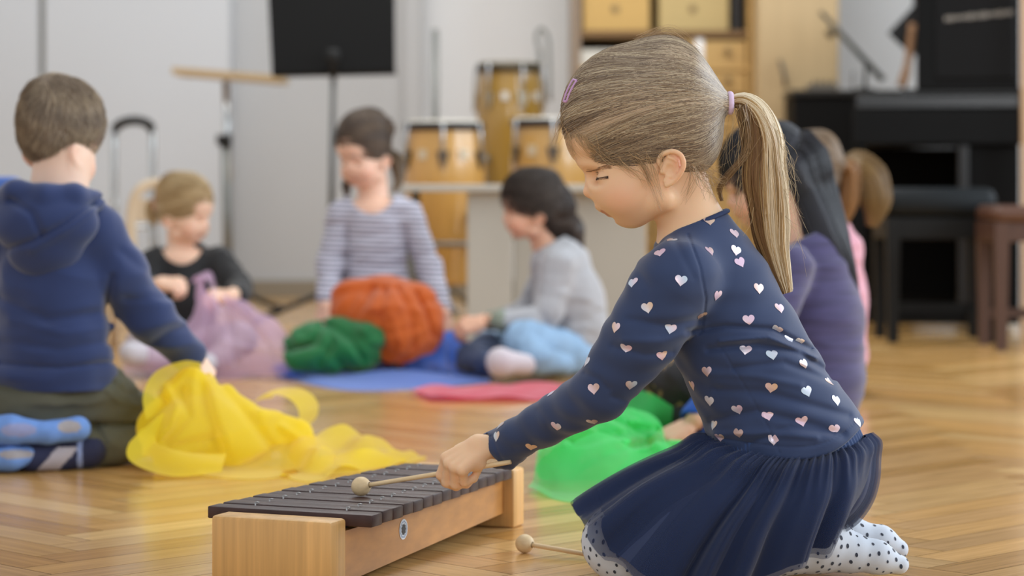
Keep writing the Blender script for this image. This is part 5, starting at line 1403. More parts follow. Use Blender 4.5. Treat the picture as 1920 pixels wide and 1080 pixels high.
def yellow():
    d = 4.33; F_ = KF()
    F_.j([(352, 712, 4.36, 26), (356, 760, 4.35, 50), (372, 812, 4.33, 74)], .03); F_.j([(330, 820, 4.30, 58), (440, 830, 4.32, 54)], .03); F_.j([(400, 790, 4.36, 60), (480, 822, 4.38, 48)], .04)
    F_.j([(480, 820, 4.40, 46), (550, 828, 4.42, 40)], .03); F_.j([(310, 800, 4.30, 40), (302, 832, 4.26, 36)], .03); F_.j([(385, 708, 4.44, 12), (420, 770, 4.38, 40), (470, 815, 4.36, 46)], .03)
    a = P(372, 690, 4.37)
    def fo(p):
        q = p - a.astype(np.float32); th = np.arctan2(q[:, 0], -q[:, 2] + .02); r = np.sqrt((q ** 2).sum(1)); x, y = pxy(p)
        o = .006 * np.sin(th * 11 + 2 * wob(p, 5, 1)) * np.clip(r / .12, .15, 1) + .004 * wob(p, 14, 2)
        for pl, w, am in [([(300, 700), (330, 760), (320, 800), (270, 850)], 7, -12), ([(345, 735), (352, 780), (310, 830)], 9, 14), ([(410, 720), (470, 790), (520, 850)], 9, 10), ([(380, 730), (400, 800), (420, 860)], 10, 8), ([(280, 862), (340, 835), (400, 820)], 8, 10), ([(530, 800), (560, 820), (550, 860)], 8, -8), ([(460, 870), (520, 850), (600, 860)], 7, 8)]:
            o = o + am / 1040 * np.exp(-(seg_dist(x, y, pl) / w) ** 2)
        return o
    A = sheet(F_, fo, .0045)
    parts = [A]
    # loop beside the heap, standing on its edge
    cx = fl(530, 842, 0); R = .042
    t = np.linspace(-2.4, 2.6, 44); loop = np.stack([cx[0] + R * 1.15 * np.cos(t), np.full(44, cx[1] + .02), .035 + R * .8 + R * .95 * np.sin(t)], 1)
    G = loop[:, None] + np.array([.012, .075, .0])[None, None] * np.linspace(-1, 1, 9)[None, :, None] + (loop - loop.mean(0))[:, None] * .12 * np.sin(np.linspace(0, 3, 9))[None, :, None]
    G[..., 2] = np.maximum(G[..., 2], .002); parts.append((G.reshape(-1, 3), grid_faces(44, 9)))
    # outer folds of the heap
    def strip(pts, ws, dep): 
        c = [P(*q) for q in pts]; w = [np.array([a_, b_, c_]) for a_, b_, c_ in ws]; return ribbon(c, w, n=44, m=9)
    parts.append(strip([(300, 770, 4.28), (296, 735, 4.30), (318, 705, 4.33), (352, 690, 4.36), (378, 700, 4.38)], [(.02, .03, .01), (.02, .04, .0), (.016, .04, -.01), (.0, .04, -.02), (.0, .02, -.02)], 0))
    parts.append(strip([(286, 790, 4.22), (268, 822, 4.20), (272, 852, 4.17), (330, 868, 4.14), (420, 866, 4.16)], [(.018, .02, .01), (.02, .03, .006), (.02, .03, .012), (.005, .03, .015), (.0, .03, .015)], 0))
    # tail lying towards the xylophone
    tail = [fl(540, 862, .012), fl(600, 858, .02), fl(660, 852, .016), fl(745, 856, .008), fl(799, 857, .003)]
    tw = [np.array([.0, .16, .028]), np.array([.0, .20, .035]), np.array([.0, .17, .02]), np.array([0, .10, .012]), np.array([0, .014, .001])]
    V, Q = ribbon(tail, tw, n=70, m=24); 
    V[:, 2] = np.maximum(.002, V[:, 2] + .010 * np.sin(V[:, 0] * 38 + V[:, 1] * 21) + .006 * np.sin(V[:, 0] * 80 - V[:, 1] * 30)); parts.append((V, Q))
    tail2 = [fl(560, 872, .004), fl(640, 872, .012), fl(700, 868, .010), fl(760, 862, .004)]; V, Q = ribbon(tail2, [np.array([.0, .08, .0]), np.array([.01, .06, .02]), np.array([.0, .05, .015]), np.array([0, .01, 0])], n=50, m=12); parts.append((V, Q))
    G = [fl(380, 872, .003), fl(450, 868, .01), fl(520, 866, .012), fl(590, 866, .006)]; V, Q = ribbon(G, [np.array([0, .12, .03]), np.array([0, .16, .05]), np.array([0, .16, .04]), np.array([0, .10, .01])], n=50, m=14); parts.append((V, Q))
    scarf('scarf', parts, sheer('yellow_chiffon', 'ffe824', .74, .5), 'bright yellow see-through scarf held by the boy, trailing towards the xylophone')
yellow()
def green_near():
    F_ = KF(); F_.j([(1120, 850, 4.25, 60), (1180, 834, 4.45, 52), (1215, 838, 4.74, 34)], .04); F_.j([(1060, 880, 4.10, 40), (1130, 880, 4.15, 44), (1260, 870, 4.2, 40)], .04); F_.j([(1160, 795, 4.80, 30), (1240, 822, 4.84, 26)], .03)
    A = sheet(F_, both(wave_folds([(1, .5, .3, 9), (.2, 1, .2, 7)], .006, 2), creases([([(1215, 830), (1140, 850), (1060, 900)], 9, 14), ([(1210, 810), (1150, 815), (1080, 830)], 8, 12), ([(1220, 845), (1160, 880), (1120, 915)], 8, 12), ([(1130, 780), (1180, 800), (1230, 805)], 7, 10), ([(1010, 880), (1080, 880), (1150, 905)], 8, -8)], 1000.)), .0045)
    t = [fl(1000, 905, .004), fl(1060, 912, .010), fl(1130, 905, .012), fl(1230, 900, .01)]; V, Q = ribbon(t, [np.array([.01, .09, .05]), np.array([0, .13, .06]), np.array([0, .14, .06]), np.array([0, .12, .04])], n=50, m=16)
    V[:, 2] = np.maximum(.002, V[:, 2] + .006 * np.sin(V[:, 0] * 50)); t2 = [P(1010, 860, 4.10), P(1070, 810, 4.3), P(1130, 790, 4.5), P(1210, 775, 4.72), P(1260, 790, 4.74)]
    V2, Q2 = ribbon(t2, [np.array([0, .05, -.05]), np.array([0, .05, -.06]), np.array([0, .05, -.06]), np.array([0, .05, -.05]), np.array([0, .03, -.03])], n=50, m=16)
    scarf('scarf', [A, (V, Q), (V2, Q2)], sheer('green_chiffon', '4be87a', .60, .5), 'bright green see-through scarf on the floor between the xylophone and the girl\'s skirt')
green_near()
def lilac():
    d = 6.35; F_ = KF(); F_.j([(380, 530, d - .02, 16), (392, 590, d, 34), (400, 660, d, 70)], .04); F_.j([(300, 668, d - .05, 36), (390, 655, d, 60), (500, 660, d, 44)], .04); F_.j([(440, 600, d + .05, 40), (490, 640, d, 44), (535, 675, d - .02, 18)], .04); F_.j([(240, 682, d - .05, 16), (300, 670, d - .05, 34)], .03)
    LC = creases([([(385, 530), (360, 590), (300, 660)], 6, 10), ([(388, 535), (392, 600), (370, 680)], 6, 10), ([(395, 535), (430, 600), (440, 680)], 6, 10), ([(400, 545), (470, 610), (520, 670)], 6, 10), ([(420, 640), (470, 655), (540, 650)], 6, -8)])
    a = P(382, 520, d)
    def fo(p):
        q = p - a.astype(np.float32); th = np.arctan2(q[:, 0], -q[:, 2] + .02); return .008 * np.sin(th * 9 + 2 * wob(p, 4, 3)) + .005 * wob(p, 9, 4) + LC(p)
    A = sheet(F_, fo, .006); t = [fl(235, 690, .004), fl(320, 693, .02), (fl(420, 693, .02)), fl(520, 692, .01)]; V, Q = ribbon(t, [np.array([0, .12, .03]), np.array([0, .16, .05]), np.array([0, .16, .05]), np.array([0, .10, .02])], n=50, m=14)
    t2 = [P(368, 530, d - .04), P(378, 516, d - .04), P(396, 524, d - .04), P(405, 560, d - .04)]; V2, Q2 = ribbon(t2, [np.array([.0, .03, .01])] * 4, n=24, m=8)
    scarf('scarf', [A, (V, Q), (V2, Q2)], sheer('lilac_chiffon', 'f2cfee', .38, .4), 'pale lilac see-through scarf held up by the blond child')
lilac()
def dark_green():
    d = 6.3; F_ = KF(); F_.j([(570, 650, d, 32), (620, 645, d, 40), (680, 650, d, 40)], .03); F_.j([(560, 665, d - .05, 22), (660, 665, d - .05, 26)], .03); F_.e(690, 640, d - .03, 26, 30, 34, .02)
    A = sheet(F_, both(wave_folds([(1, .3, 1, 9), (.2, 1, -.6, 8)], .007, 5), creases([([(605, 608), (590, 640), (545, 660)], 6, 10), ([(612, 610), (625, 645), (600, 680)], 6, 10), ([(620, 612), (660, 640), (680, 675)], 6, 10)])), .005); scarf('scarf', [A], sheer('dark_green_chiffon', '1a8a4c', .86, .4), 'dark green scarf bunched up under the striped girl\'s hand')
dark_green()
def orange():
    d = 6.36; F_ = KF(); F_.j([(660, 560, d + .02, 34), (720, 555, d + .04, 34), (785, 565, d + .02, 32)], .03); F_.j([(668, 600, d, 44), (730, 600, d - .03, 50), (785, 606, d, 44)], .04); F_.j([(700, 628, d - .04, 36), (750, 640, d - .06, 34), (800, 630, d - .04, 26)], .03)
    A = sheet(F_, both(wave_folds([(1, .2, .8, 4), (-.6, .2, 1, 6)], .005, 7), creases([([(700, 540), (670, 590), (652, 640)], 6, 6), ([(722, 545), (712, 600), (725, 660)], 6, 6), ([(745, 540), (770, 590), (775, 650)], 6, 6), ([(780, 550), (800, 590), (812, 630)], 5, 9), ([(665, 560), (645, 600), (640, 640)], 5, 4), ([(690, 580), (740, 572), (790, 585)], 7, -4), ([(680, 610), (730, 625), (790, 612)], 6, 4), ([(735, 590), (745, 630), (750, 660)], 5, -4)])), .005); scarf('scarf', [A], sheer('orange_chiffon', 'dc6a14', .86, .35), 'orange scarf over the lap of the girl in the striped top')
orange()
def blue():
    F_ = KF()
    for px, py, r, k in ((600, 705, 20, .02), (680, 700, 26, .02), (760, 692, 30, .02), (840, 694, 32, .02), (880, 702, 20, .02)):
        c = fl(px, py, 0.0); F_.ell(c, np.array([.085, .11, .035 if py > 680 else .06]), .05)
    F_.ell(fl(560, 698, 0), np.array([.07, .05, .014]), .03); F_.j([(790, 676, 6.36, 24), (828, 660, 6.42, 22), (850, 648, 6.46, 12)], .05)
    A = sheet(F_, wave_folds([(1, .6, 0, 7), (.4, 1, 0, 6)], .010, 9), .006)
    V, Q = ribbon([fl(520, 700, .004), fl(640, 716, .008), fl(760, 715, .01), fl(918, 712, .004)], [np.array([0, .05, .004]), np.array([0, .14, .012]), np.array([0, .15, .014]), np.array([0, .06, .004])], n=60, m=14)
    scarf('scarf', [A, (V, Q)], sheer('blue_chiffon', '5a8cf4', .84, .4), 'blue scarf spread on the floor in front of the striped girl')
blue()
def red():
    g = []; n, m = 60, 18
    a, b, c, e = fl(770, 733, .002), fl(1120, 722, .002), fl(1120, 752, .002), fl(806, 753, .002)
    for i in range(n):
        for j in range(m):
            u, v = i / (n - 1), j / (m - 1); p = (a * (1 - u) + b * u) * (1 - v) + (e * (1 - u) + c * u) * v
            p = p + [0, 0, .002 + .004 * (1 + math.sin(p[0] * 40 + p[1] * 25)) + .003 * (1 + math.sin(p[1] * 60 + p[0] * 13))]; g.append(p)
    scarf('scarf', [(np.array(g), grid_faces(n, m))], sheer('red_chiffon', 'e0405f', .92, .35), 'flat crimson scarf on the floor behind the kneeling girl\'s arm')
red()
# ---------------------------------------------------------------- furniture and instruments behind the children
m_black = mat('black_lacquer', '090909', .35, spec=.12)
m_blackm = mat('black_metal', '141414', .5, spec=.3)
m_chrome = mat('chrome_tube', 'b9bcbd', .22, metal=.9)
m_greym = mat('grey_metal', '7b7d7a', .4, metal=.5)

def stick(mb, a, b, r, n=12, m=0): mb.tube(np.array([a, b]), r, n, m=m); return mb
def tripod(parent, c, R, h, m, n=3, ph=0.3, r=.009, name='leg'):
    for i in range(n):
        a = ph + i * 2 * math.pi / n; e = np.array([c[0] + R * math.cos(a), c[1] + R * math.sin(a), .012])
        mb = MB(); mb.tube([np.array([c[0], c[1], h]), e], r, 10); mb.tube([e - [0, 0, .011], e + [0, 0, .014]], r * 1.5, 10)
        mb.build(name, m, parent, True)

def black_stand():
    d = 9.0; c = P(623, 350, d); c[2] = 0
    t = thing('music_stand', c, 'black music stand with a large solid desk on a thin dark pole', 'music stand', 'stands in front of the wall')
    mb = MB(); V = [P(501, -40, d), P(740, -48, d), P(741, 136, d - .1), P(510, 141, d - .1)]
    q = [np.array(v) for v in V]; off = np.array([0, .012, 0]); mb.add(q + [v + off for v in q], [[3, 2, 1, 0], [4, 5, 6, 7], [0, 1, 5, 4], [1, 2, 6, 5], [2, 3, 7, 6], [3, 0, 4, 7]])
    a, b = P(510, 141, d - .1), P(741, 136, d - .1); mb.add([a, b, b + [0, .09, -.005], a + [0, .09, -.005], a + [0, 0, .012], b + [0, 0, .012], b + [0, .09, .007], a + [0, .09, .007]], [[0, 3, 2, 1], [4, 5, 6, 7], [0, 1, 5, 4], [1, 2, 6, 5], [2, 3, 7, 6], [3, 0, 4, 7]])
    mb.build('desk', mat('desk_black', '0c0c0c', .7, spec=.15), t)
    mb = MB(); mb.tube([P(625, 95, d - .16), P(625, 150, d - .13)], .011, 12); mb.box(P(625, 105, d - .14), (.05, .05, .05), bev=.01); mb.build('bracket', m_blackm, t, True)
    mb = MB(); mb.tube([np.array([c[0], c[1] - .10, .10]), P(625, 140, d - .12)], [.013, .009], 12); mb.build('pole', mat('dark_pole', '4a4c4b', .4, metal=.4), t, True)
    tripod(t, (c[0], c[1] - .10), .28, .12, m_blackm, 3, math.radians(200), .011)
black_stand()

def wood_stand():
    d = 9.55; c = P(423, 350, d); c[2] = 0
    t = thing('music_stand', c, 'grey tubular stand carrying a thin wooden tray, left of the black music stand', 'music stand', 'stands in front of the wall')
    a, b = P(322, 138, d), P(528, 154, d + .05); mb = MB(); n = np.array([0, .30, .0]); u = np.array([0, 0, .026])
    mb.add([a, b, b + n, a + n, a + u, b + u, b + n + u, a + n + u], [[0, 3, 2, 1], [4, 5, 6, 7], [0, 1, 5, 4], [1, 2, 6, 5], [2, 3, 7, 6], [3, 0, 4, 7]])
    mb.build('wooden_tray', mat('tray_wood', 'b39a72', .5), t)
    mb = MB(); mb.tube([np.array([c[0], c[1] + .1, .52]), P(423, 152, d + .1)], .013, 12); mb.build('inner_pole', m_chrome, t, True)
    mb = MB(); mb.tube([np.array([c[0], c[1] + .1, .06]), P(423, 262, d + .1)], .019, 14); mb.build('outer_pole', m_greym, t, True)
    mb = MB(); p = P(423, 262, d + .1); mb.tube([p - [.035, 0, 0], p + [.02, 0, 0]], .02, 12); mb.tube([p - [0, 0, .03], p + [0, 0, .02]], .024, 12); mb.build('clamp_knob', m_blackm, t, True)
    tripod(t, (c[0], c[1] + .1), .21, .10, m_blackm, 4, .5, .011)
wood_stand()

def bent_stool():
    d = 9.1; c = P(250, 350, d); c[2] = 0
    t = thing('stool_frame', c, 'chrome tube frame with a curved black pad on top, right of the hooded boy\'s head', 'stand')
    pts = spline([P(214, 243, d), P(228, 231, d - .02), P(252, 226, d - .03), (P(275, 231, d - .02)), P(286, 244, d)], 20)
    mb = MB(); mb.tube(pts, np.array([.010] + [.020] * 18 + [.010]), 14, flat=.9); mb.build('pad', mat('black_pad', '1a1b1c', .6), t, True)
    for px in (214, 286):
        mb = MB(); p = P(px, 243, d); mb.tube(spline([p, p - [0, 0, .25], [p[0], p[1], .40], [p[0] + (.03 if px > 250 else -.03), p[1], .012]], 14), .012, 10); mb.build('leg', m_chrome, t, True)
    mb = MB(); a = P(214, 243, d); b = P(286, 243, d); mb.tube([np.array([a[0], a[1], .35]), np.array([b[0], b[1], .35])], .008, 8); mb.build('crossbar', m_chrome, t, True)
    for px in (218, 282):
        mb = MB(); p = P(px, 250, d); mb.tube([np.array([p[0], p[1], .36]), np.array([p[0], p[1] + .24, .012])], .010, 10); mb.build('leg', m_chrome, t, True)
bent_stool()

def child_chair():
    d = 7.6; c = P(262, 350, d); c[2] = 0
    t = thing('chair', c, 'small light wooden chair with a curved back behind the blond child', 'chair')
    mw = mat('birch', 'cdb89c', .5, noise=((20, 20, 4), .06, 3))
    pts = spline([P(247, 470, d), P(246, 400, d), P(258, 360, d), P(282, 345, d + .01), P(318, 345, d + .01), P(342, 360, d), P(352, 400, d), P(352, 470, d)], 30)
    mb = MB(); mb.tube(pts, .016, 12); mb.build('back_frame', mw, t, True)
    mb = MB(); a = P(250, 400, d); b = P(350, 400, d); mb.box((a + b) / 2 + [0, .004, .01], (b[0] - a[0], .012, .07), bev=.004); mb.build('backrest', mw, t)
    mb = MB(); mb.box((( a + b) / 2)[0:2].tolist() + [.285], (.30, .28, .02), bev=.006) if False else mb.box((((a + b) / 2)[0], d - .13, .285), (.30, .28, .02), bev=.006); mb.build('seat', mw, t)
    for sx in (-.13, .13):
        for dy in (0, -.25):
            mb = MB(); x = ((a + b) / 2)[0] + sx; mb.tube([np.array([x, d + dy, .30]), np.array([x * 1.0 + sx * .12, d + dy * 1.05, .0])], .014, 10); mb.build('leg', mw, t, True)
child_chair()

def conga(px, py_top, d, rpx, wood_c, hw, label, tall=.72, stand=True, base=None, rim='1d1d1d', skin='e6dfcf', gold=False, rot=0.0):
    s = FPX / d; R = rpx / s; zt = EYE - (py_top - HZ) / s; x = (px - 960) / s; z0 = zt - tall
    t = thing('conga_drum', (x, d, z0), label, 'drum', 'conga drums')
    m = mat('conga_wood', wood_c, .28 if not gold else .16, noise=((30, 30, 2.0), .07, 4), coat=.5)
    prof = [(.0001, 0), (R * .58, 0), (R * .64, .02), (R * .80, tall * .25), (R * 1.02, tall * .52), (R * 1.09, tall * .68), (R * 1.03, tall * .86), (R * .97, tall * .965)]
    prof = [tuple(p) for p in np.concatenate([[prof[0], prof[1]], spline(prof[1:], 30)[1:]])]
    mb = MB(); mb.lathe(prof, (x, d, z0), 48); mb.build('shell', m, t, True)
    mb = MB(); mb.lathe([(.0001, tall * .985), (R * .88, tall * .985), (R * .98, tall * .982), (R * 1.0, tall * .976), (R * 1.0, tall * .94)], (x, d, z0), 48); mb.build('drumhead', mat('drum_skin', skin, .55), t, True)
    mb = MB(); mb.lathe([(R * 1.0, tall * .925), (R * 1.075, tall * .925), (R * 1.085, tall * .95), (R * 1.075, tall * .973), (R * 1.0, tall * .973)], (x, d, z0), 48)
    mb.build('rim', mat('rim_metal', rim, .35, metal=.3 if not gold else .8), t, True)
    mp = mat('side_plate', '23262b' if not gold else '9a9484', .35, metal=.4); mh = mat('lug_chrome', 'b8babd', .25, metal=.85)
    for i in range(6):
        a = rot + i * math.pi / 3 - math.pi / 2; n = np.array([math.cos(a), math.sin(a), 0]); u = np.array([-n[1], n[0], 0])
        mb = MB()
        def q(w, zz, o): return np.array([x, d, z0 + zz]) + n * (R * o) + u * (R * w)
        pl = [q(-.17, tall * .80, 1.07), q(.17, tall * .80, 1.07), q(.10, tall * .74, 1.10), q(0, tall * .69, 1.11), q(-.10, tall * .74, 1.10)]
        V = pl + [v + n * .008 for v in pl]; mb.add(V, [[i_, (i_ + 1) % 5, 5 + (i_ + 1) % 5, 5 + i_] for i_ in range(5)], [[5, 6, 7], [5, 7, 8], [5, 8, 9]])
        mb.build('side_plate', mp, t)
        mb = MB(); mb.tube([q(0, tall * .70, 1.16), q(0, tall * .90, 1.13), q(0, tall * .965, 1.09), q(0, tall * .955, 1.02)], R * .045, 8); mb.build('tuning_lug', mh, t, True)
    a = rot - math.pi / 2 + math.pi / 6
    for k in (-1, 1):
        aa = -math.pi / 2 + rot + k * math.pi / 6; n = np.array([math.cos(aa), math.sin(aa), 0]); u = np.array([-n[1], n[0], 0]); c = np.array([x, d, z0 + tall * .78]) + n * (R * 1.085)
        mb = MB(); k5 = [c + u * R * a_ + np.array([0, 0, R * b_]) for a_, b_ in ((-.12, -.13), (.12, -.13), (.12, .13), (-.12, .13))]; mb.add(k5 + [v + n * .004 for v in k5], [[4, 5, 6, 7], [0, 1, 5, 4], [1, 2, 6, 5], [2, 3, 7, 6], [3, 0, 4, 7]])
        mb.build('badge', mat('paper_badge', 'cdbfa4' if not gold else 'cfcdc6', .5), t)
    if z0 > .06 and stand:
        for i in range(4):
            aa = math.pi / 4 + i * math.pi / 2; n = np.array([math.cos(aa), math.sin(aa), 0]); mb = MB(); o = np.array([x, d, 0])
            mb.tube(spline([o + n * (R * 1.02) + [0, 0, z0 + tall * .40], o + n * (R * 1.15) + [0, 0, z0 + tall * .42], o + n * (R * 1.25) + [0, 0, z0 + tall * .30], o + n * (R * 1.35) + [0, 0, .3 * z0 + .02], o + n * (R * 1.5) + [0, 0, .013]], 20), .012, 10); mb.build('stand_leg', m_greym, t, True)
        mb = MB(); a_ = np.linspace(0, 2 * math.pi, 33); mb.tube(np.stack([x + R * 1.27 * np.cos(a_), d + R * 1.27 * np.sin(a_), np.full(33, z0 + tall * .25)], 1), .009, 8, cap=False); mb.build('stand_ring', m_greym, t, True)
    return t
conga(833, 222, 8.15, 70, 'c99a52', 0, 'pale wooden conga with a black rim, left of the two lower drums', rim='26262a', tall=.56)
conga(1036, 216, 8.35, 72, 'c59a56', 0, 'pale wooden conga with a black rim behind the kneeling girl\'s face', rim='26262a', tall=.56)
conga(955, 112, 9.4, 57, '9c7a35', 0, 'tall golden glossy conga standing higher behind the other drums', rim='4a4336', gold=True, skin='8a8270', tall=.66, rot=.4)

def pole(px, y0, d, r, label, m):
    c = P(px, 350, d); c[2] = 0; t = thing('cymbal_stand', c, label, 'stand'); mb = MB(); mb.tube([np.array([c[0], c[1], .10]), P(px, y0, d)], r, 12); mb.build('pole', m, t, True)
    tripod(t, c[:2], .22, .16, m, 3, .9, .009); return t, c
t_, c_ = pole(816, 55, 9.6, .013, 'bare grey metal stand pole rising behind the left conga', m_greym)
t_, c_ = pole(1012, 96, 9.9, .010, 'hooked grey metal stand beside the golden conga', m_greym)
mb = MB(); mb.tube(spline([P(1012, 98, 9.9), P(1006, 70, 9.9), P(1014, 54, 9.9), P(1026, 66, 9.9), P(1030, 100, 9.9), P(1031, 190, 9.9)], 24), .008, 10); mb.build('hook', m_greym, t_, True)

def grey_table():
    d = 7.35; t = thing('bench', (X(980, d), d, 0), 'low pale grey bench with a solid side panel in front of the congas', 'bench')
    mg = mat('grey_laminate', 'b5b2a9', .6, noise=((2, 2, 1), .03, 3)); mb = MB()
    x0, x1 = X(752, d), X(1215, d); mb.box(((x0 + x1) / 2, d + .2, EYE - .004), (x1 - x0, .42, .022), bev=.004); mb.build('top', mg, t)
    for a, b, dd in ((874, 962, 0), (962, 1215, .03)):
        mb = MB(); xa, xb = X(a, d), X(b, d); z1 = EYE - .016; mb.box(((xa + xb) / 2, d + .05 + dd, (z1) / 2), (xb - xa - .004, .02, z1), bev=.003); mb.build('panel', mat('grey_panel', 'aba69b' if dd else 'b3afa5', .65, noise=((3, 3, .6), .05, 2)), t)
    for xx in (x0 + .03, x1 - .03):
        mb = MB(); mb.tube([np.array([xx, d + .37, 0]), np.array([xx, d + .37, EYE - .015])], .014, 10); mb.build('leg', m_greym, t, True)
grey_table()

def cabinet():
    d = 10.3; x0, x1 = X(1076, d), X(1408, d); t = thing('shelving_unit', ((x0 + x1) / 2, d + .2, 0), 'tall light wooden shelving unit with boxes and drawers behind the kneeling girl', 'shelf')
    mw = wood('maple', 'c6a163', (1, 0, 0), 3, .06, .5); md = wood('shelf_edge', '7a5b34', (1, 0, 0), 3, .08, .5); ms = mat('side_post', '8f7c69', .6)
    D2 = .46
    for a, b, m in ((1072, 1089, ms), (1402, 1411, mw)):
        mb = MB(); mb.box(((X(a, d) + X(b, d)) / 2, d + D2 / 2, 1.1), (X(b, d) - X(a, d), D2, 2.2), bev=.003); mb.build('side_panel', m, t)
    mb = MB(); mb.box(((x0 + x1) / 2, d + D2, 1.1), (x1 - x0, .015, 2.2)); mb.build('back_panel', mat('cabinet_back', '9c8050', .6), t)
    for py, h, m in ((64, .030, md), (-110, .03, md), (128, .02, mw), (182, .02, md), (240, .02, mw), (345, .02, mw), (455, .02, mw), (540, .02, mw)):
        mb = MB(); mb.box(((X(1089, d) + X(1402, d)) / 2, d + D2 / 2 - .005, Z(py, d)), (X(1402, d) - X(1089, d), D2, h), bev=.003); mb.build('shelf', m, t)
    def drawer(a, b, ya, yb, knob=True):
        mb = MB(); mb.box(((X(a, d) + X(b, d)) / 2, d + .02, (Z(ya, d) + Z(yb, d)) / 2), (X(b, d) - X(a, d) - .006, .03, abs(Z(ya, d) - Z(yb, d)) - .006), bev=.004); dr = mb.build('drawer', mw, t)
        if knob:
            mb = MB(); c = np.array([(X(a, d) + X(b, d)) / 2 + .01, d - .01, (Z(ya, d) + Z(yb, d)) / 2 + .01]); mb.tube([c + [0, .02, 0], c - [0, .012, 0]], .014, 14); mb.build('knob', mat('knob_wood', '8d744b', .4), dr, True)
    for ya, yb in ((75, 126), (131, 178), (188, 236)):
        drawer(1318, 1400, ya, yb)
        drawer(1226, 1314, ya, yb, False)
    for ya, yb in ((131, 178), (188, 236), (245, 340), (350, 450), (460, 535)): drawer(1092, 1222, ya, yb, False)
    for ya, yb in ((245, 340), (350, 450), (460, 535)): drawer(1226, 1400, ya, yb, False)
    zs = Z(64, d) + .016
    for i, (a, b, c, m) in enumerate(((1093, 1219, 'c9a35e', 1), (1236, 1368, 'bfa66e', 1))):
        w = X(b, d) - X(a, d); h = Z(-60, d) - zs; tt = thing('storage_box', ((X(a, d) + X(b, d)) / 2, d + .2, zs), ('golden wooden storage box on the top shelf, beside the dark side post', 'paler wooden storage box on the top shelf, right of the golden one')[i], 'box', 'boxes on the top shelf')
        mb = MB(); mb.box(((X(a, d) + X(b, d)) / 2, d + .2, zs + h / 2), (w, .34, h), bev=.006); mb.build('box_body', wood('box_wood', c, (1, 0, 0), 4, .05, .5), tt)
        mb = MB(); mb.lathe([(.0001, .0), (.012, .0), (.016, -.004), (.018, -.002)], (((X(a, d) + X(b, d)) / 2) - .005, d + .026, Z(16, d)), 18, rotx(math.pi / 2)); mb.build('pull_ring', mat('pull', '8b7347', .4), tt, True)
    w = X(1392, d) - X(1374, d); mb = MB(); mb.box((X(1383, d), d + .15, zs + .16), (w, .22, .32), bev=.003); tag(mb.build('folder', mat('black_folder', '1f1a18', .5)), 'black folder standing on the top shelf beside the paler box', 'folder')
    mb = MB(); mb.box((X(1128, d), d + .16, Z(128, d) + .010 + .035), (.20, .28, .07), bev=.002); tag(mb.build('paper_stack', mat('paper', 'd9d6cc', .8)), 'stack of white paper on the shelf beneath the golden box', 'paper')
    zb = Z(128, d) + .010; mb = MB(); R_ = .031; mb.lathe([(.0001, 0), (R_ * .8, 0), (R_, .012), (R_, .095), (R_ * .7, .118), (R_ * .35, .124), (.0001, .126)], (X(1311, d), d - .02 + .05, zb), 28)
    tag(mb.build('glint', mat('glint_white', 'ffffff', .2), smooth=True), 'small white bottle shape with a rounded top, standing in for a lamp reflection on the lower shelf', 'glint')  # white solid shaped in place of a bright lamp reflection
cabinet()

def wardrobe():
    d = 10.2; x0, x1 = X(1411, 10.3) + .006, X(1574, d); t = thing('wardrobe', ((x0 + x1) / 2, d + .25, 0), 'plain beige wooden cupboard with a dark handle, right of the shelving', 'cupboard')
    m = wood('beech_veneer', 'c2a77c', (0, 0, 1), 1.2, .05, .5); mb = MB(); mb.box(((x0 + x1) / 2, d + .26, 1.15), (x1 - x0, .48, 2.3), bev=.003); mb.build('body', m, t)
    mb = MB(); mb.box(((x0 + x1) / 2, d + .008, 1.19), (x1 - x0 - .012, .02, 2.18), bev=.004); dr = mb.build('door', m, t)
    mb = MB(); c = P(1462, 138, d - .005); mb.tube(spline([c + [0, .01, .055], c + [.004, -.02, .04], c + [.012, -.024, 0], c + [.02, -.02, -.035], c + [.022, .01, -.05]], 12), .0085, 10); mb.build('handle', mat('handle_grey', '6f675c', .35, metal=.5), dr, True)
    mb = MB(); mb.box(((x0 + x1) / 2, d + .06, .03), (x1 - x0 - .02, .05, .06)); mb.build('plinth', mat('plinth', '6d5a40', .6), t)
wardrobe()

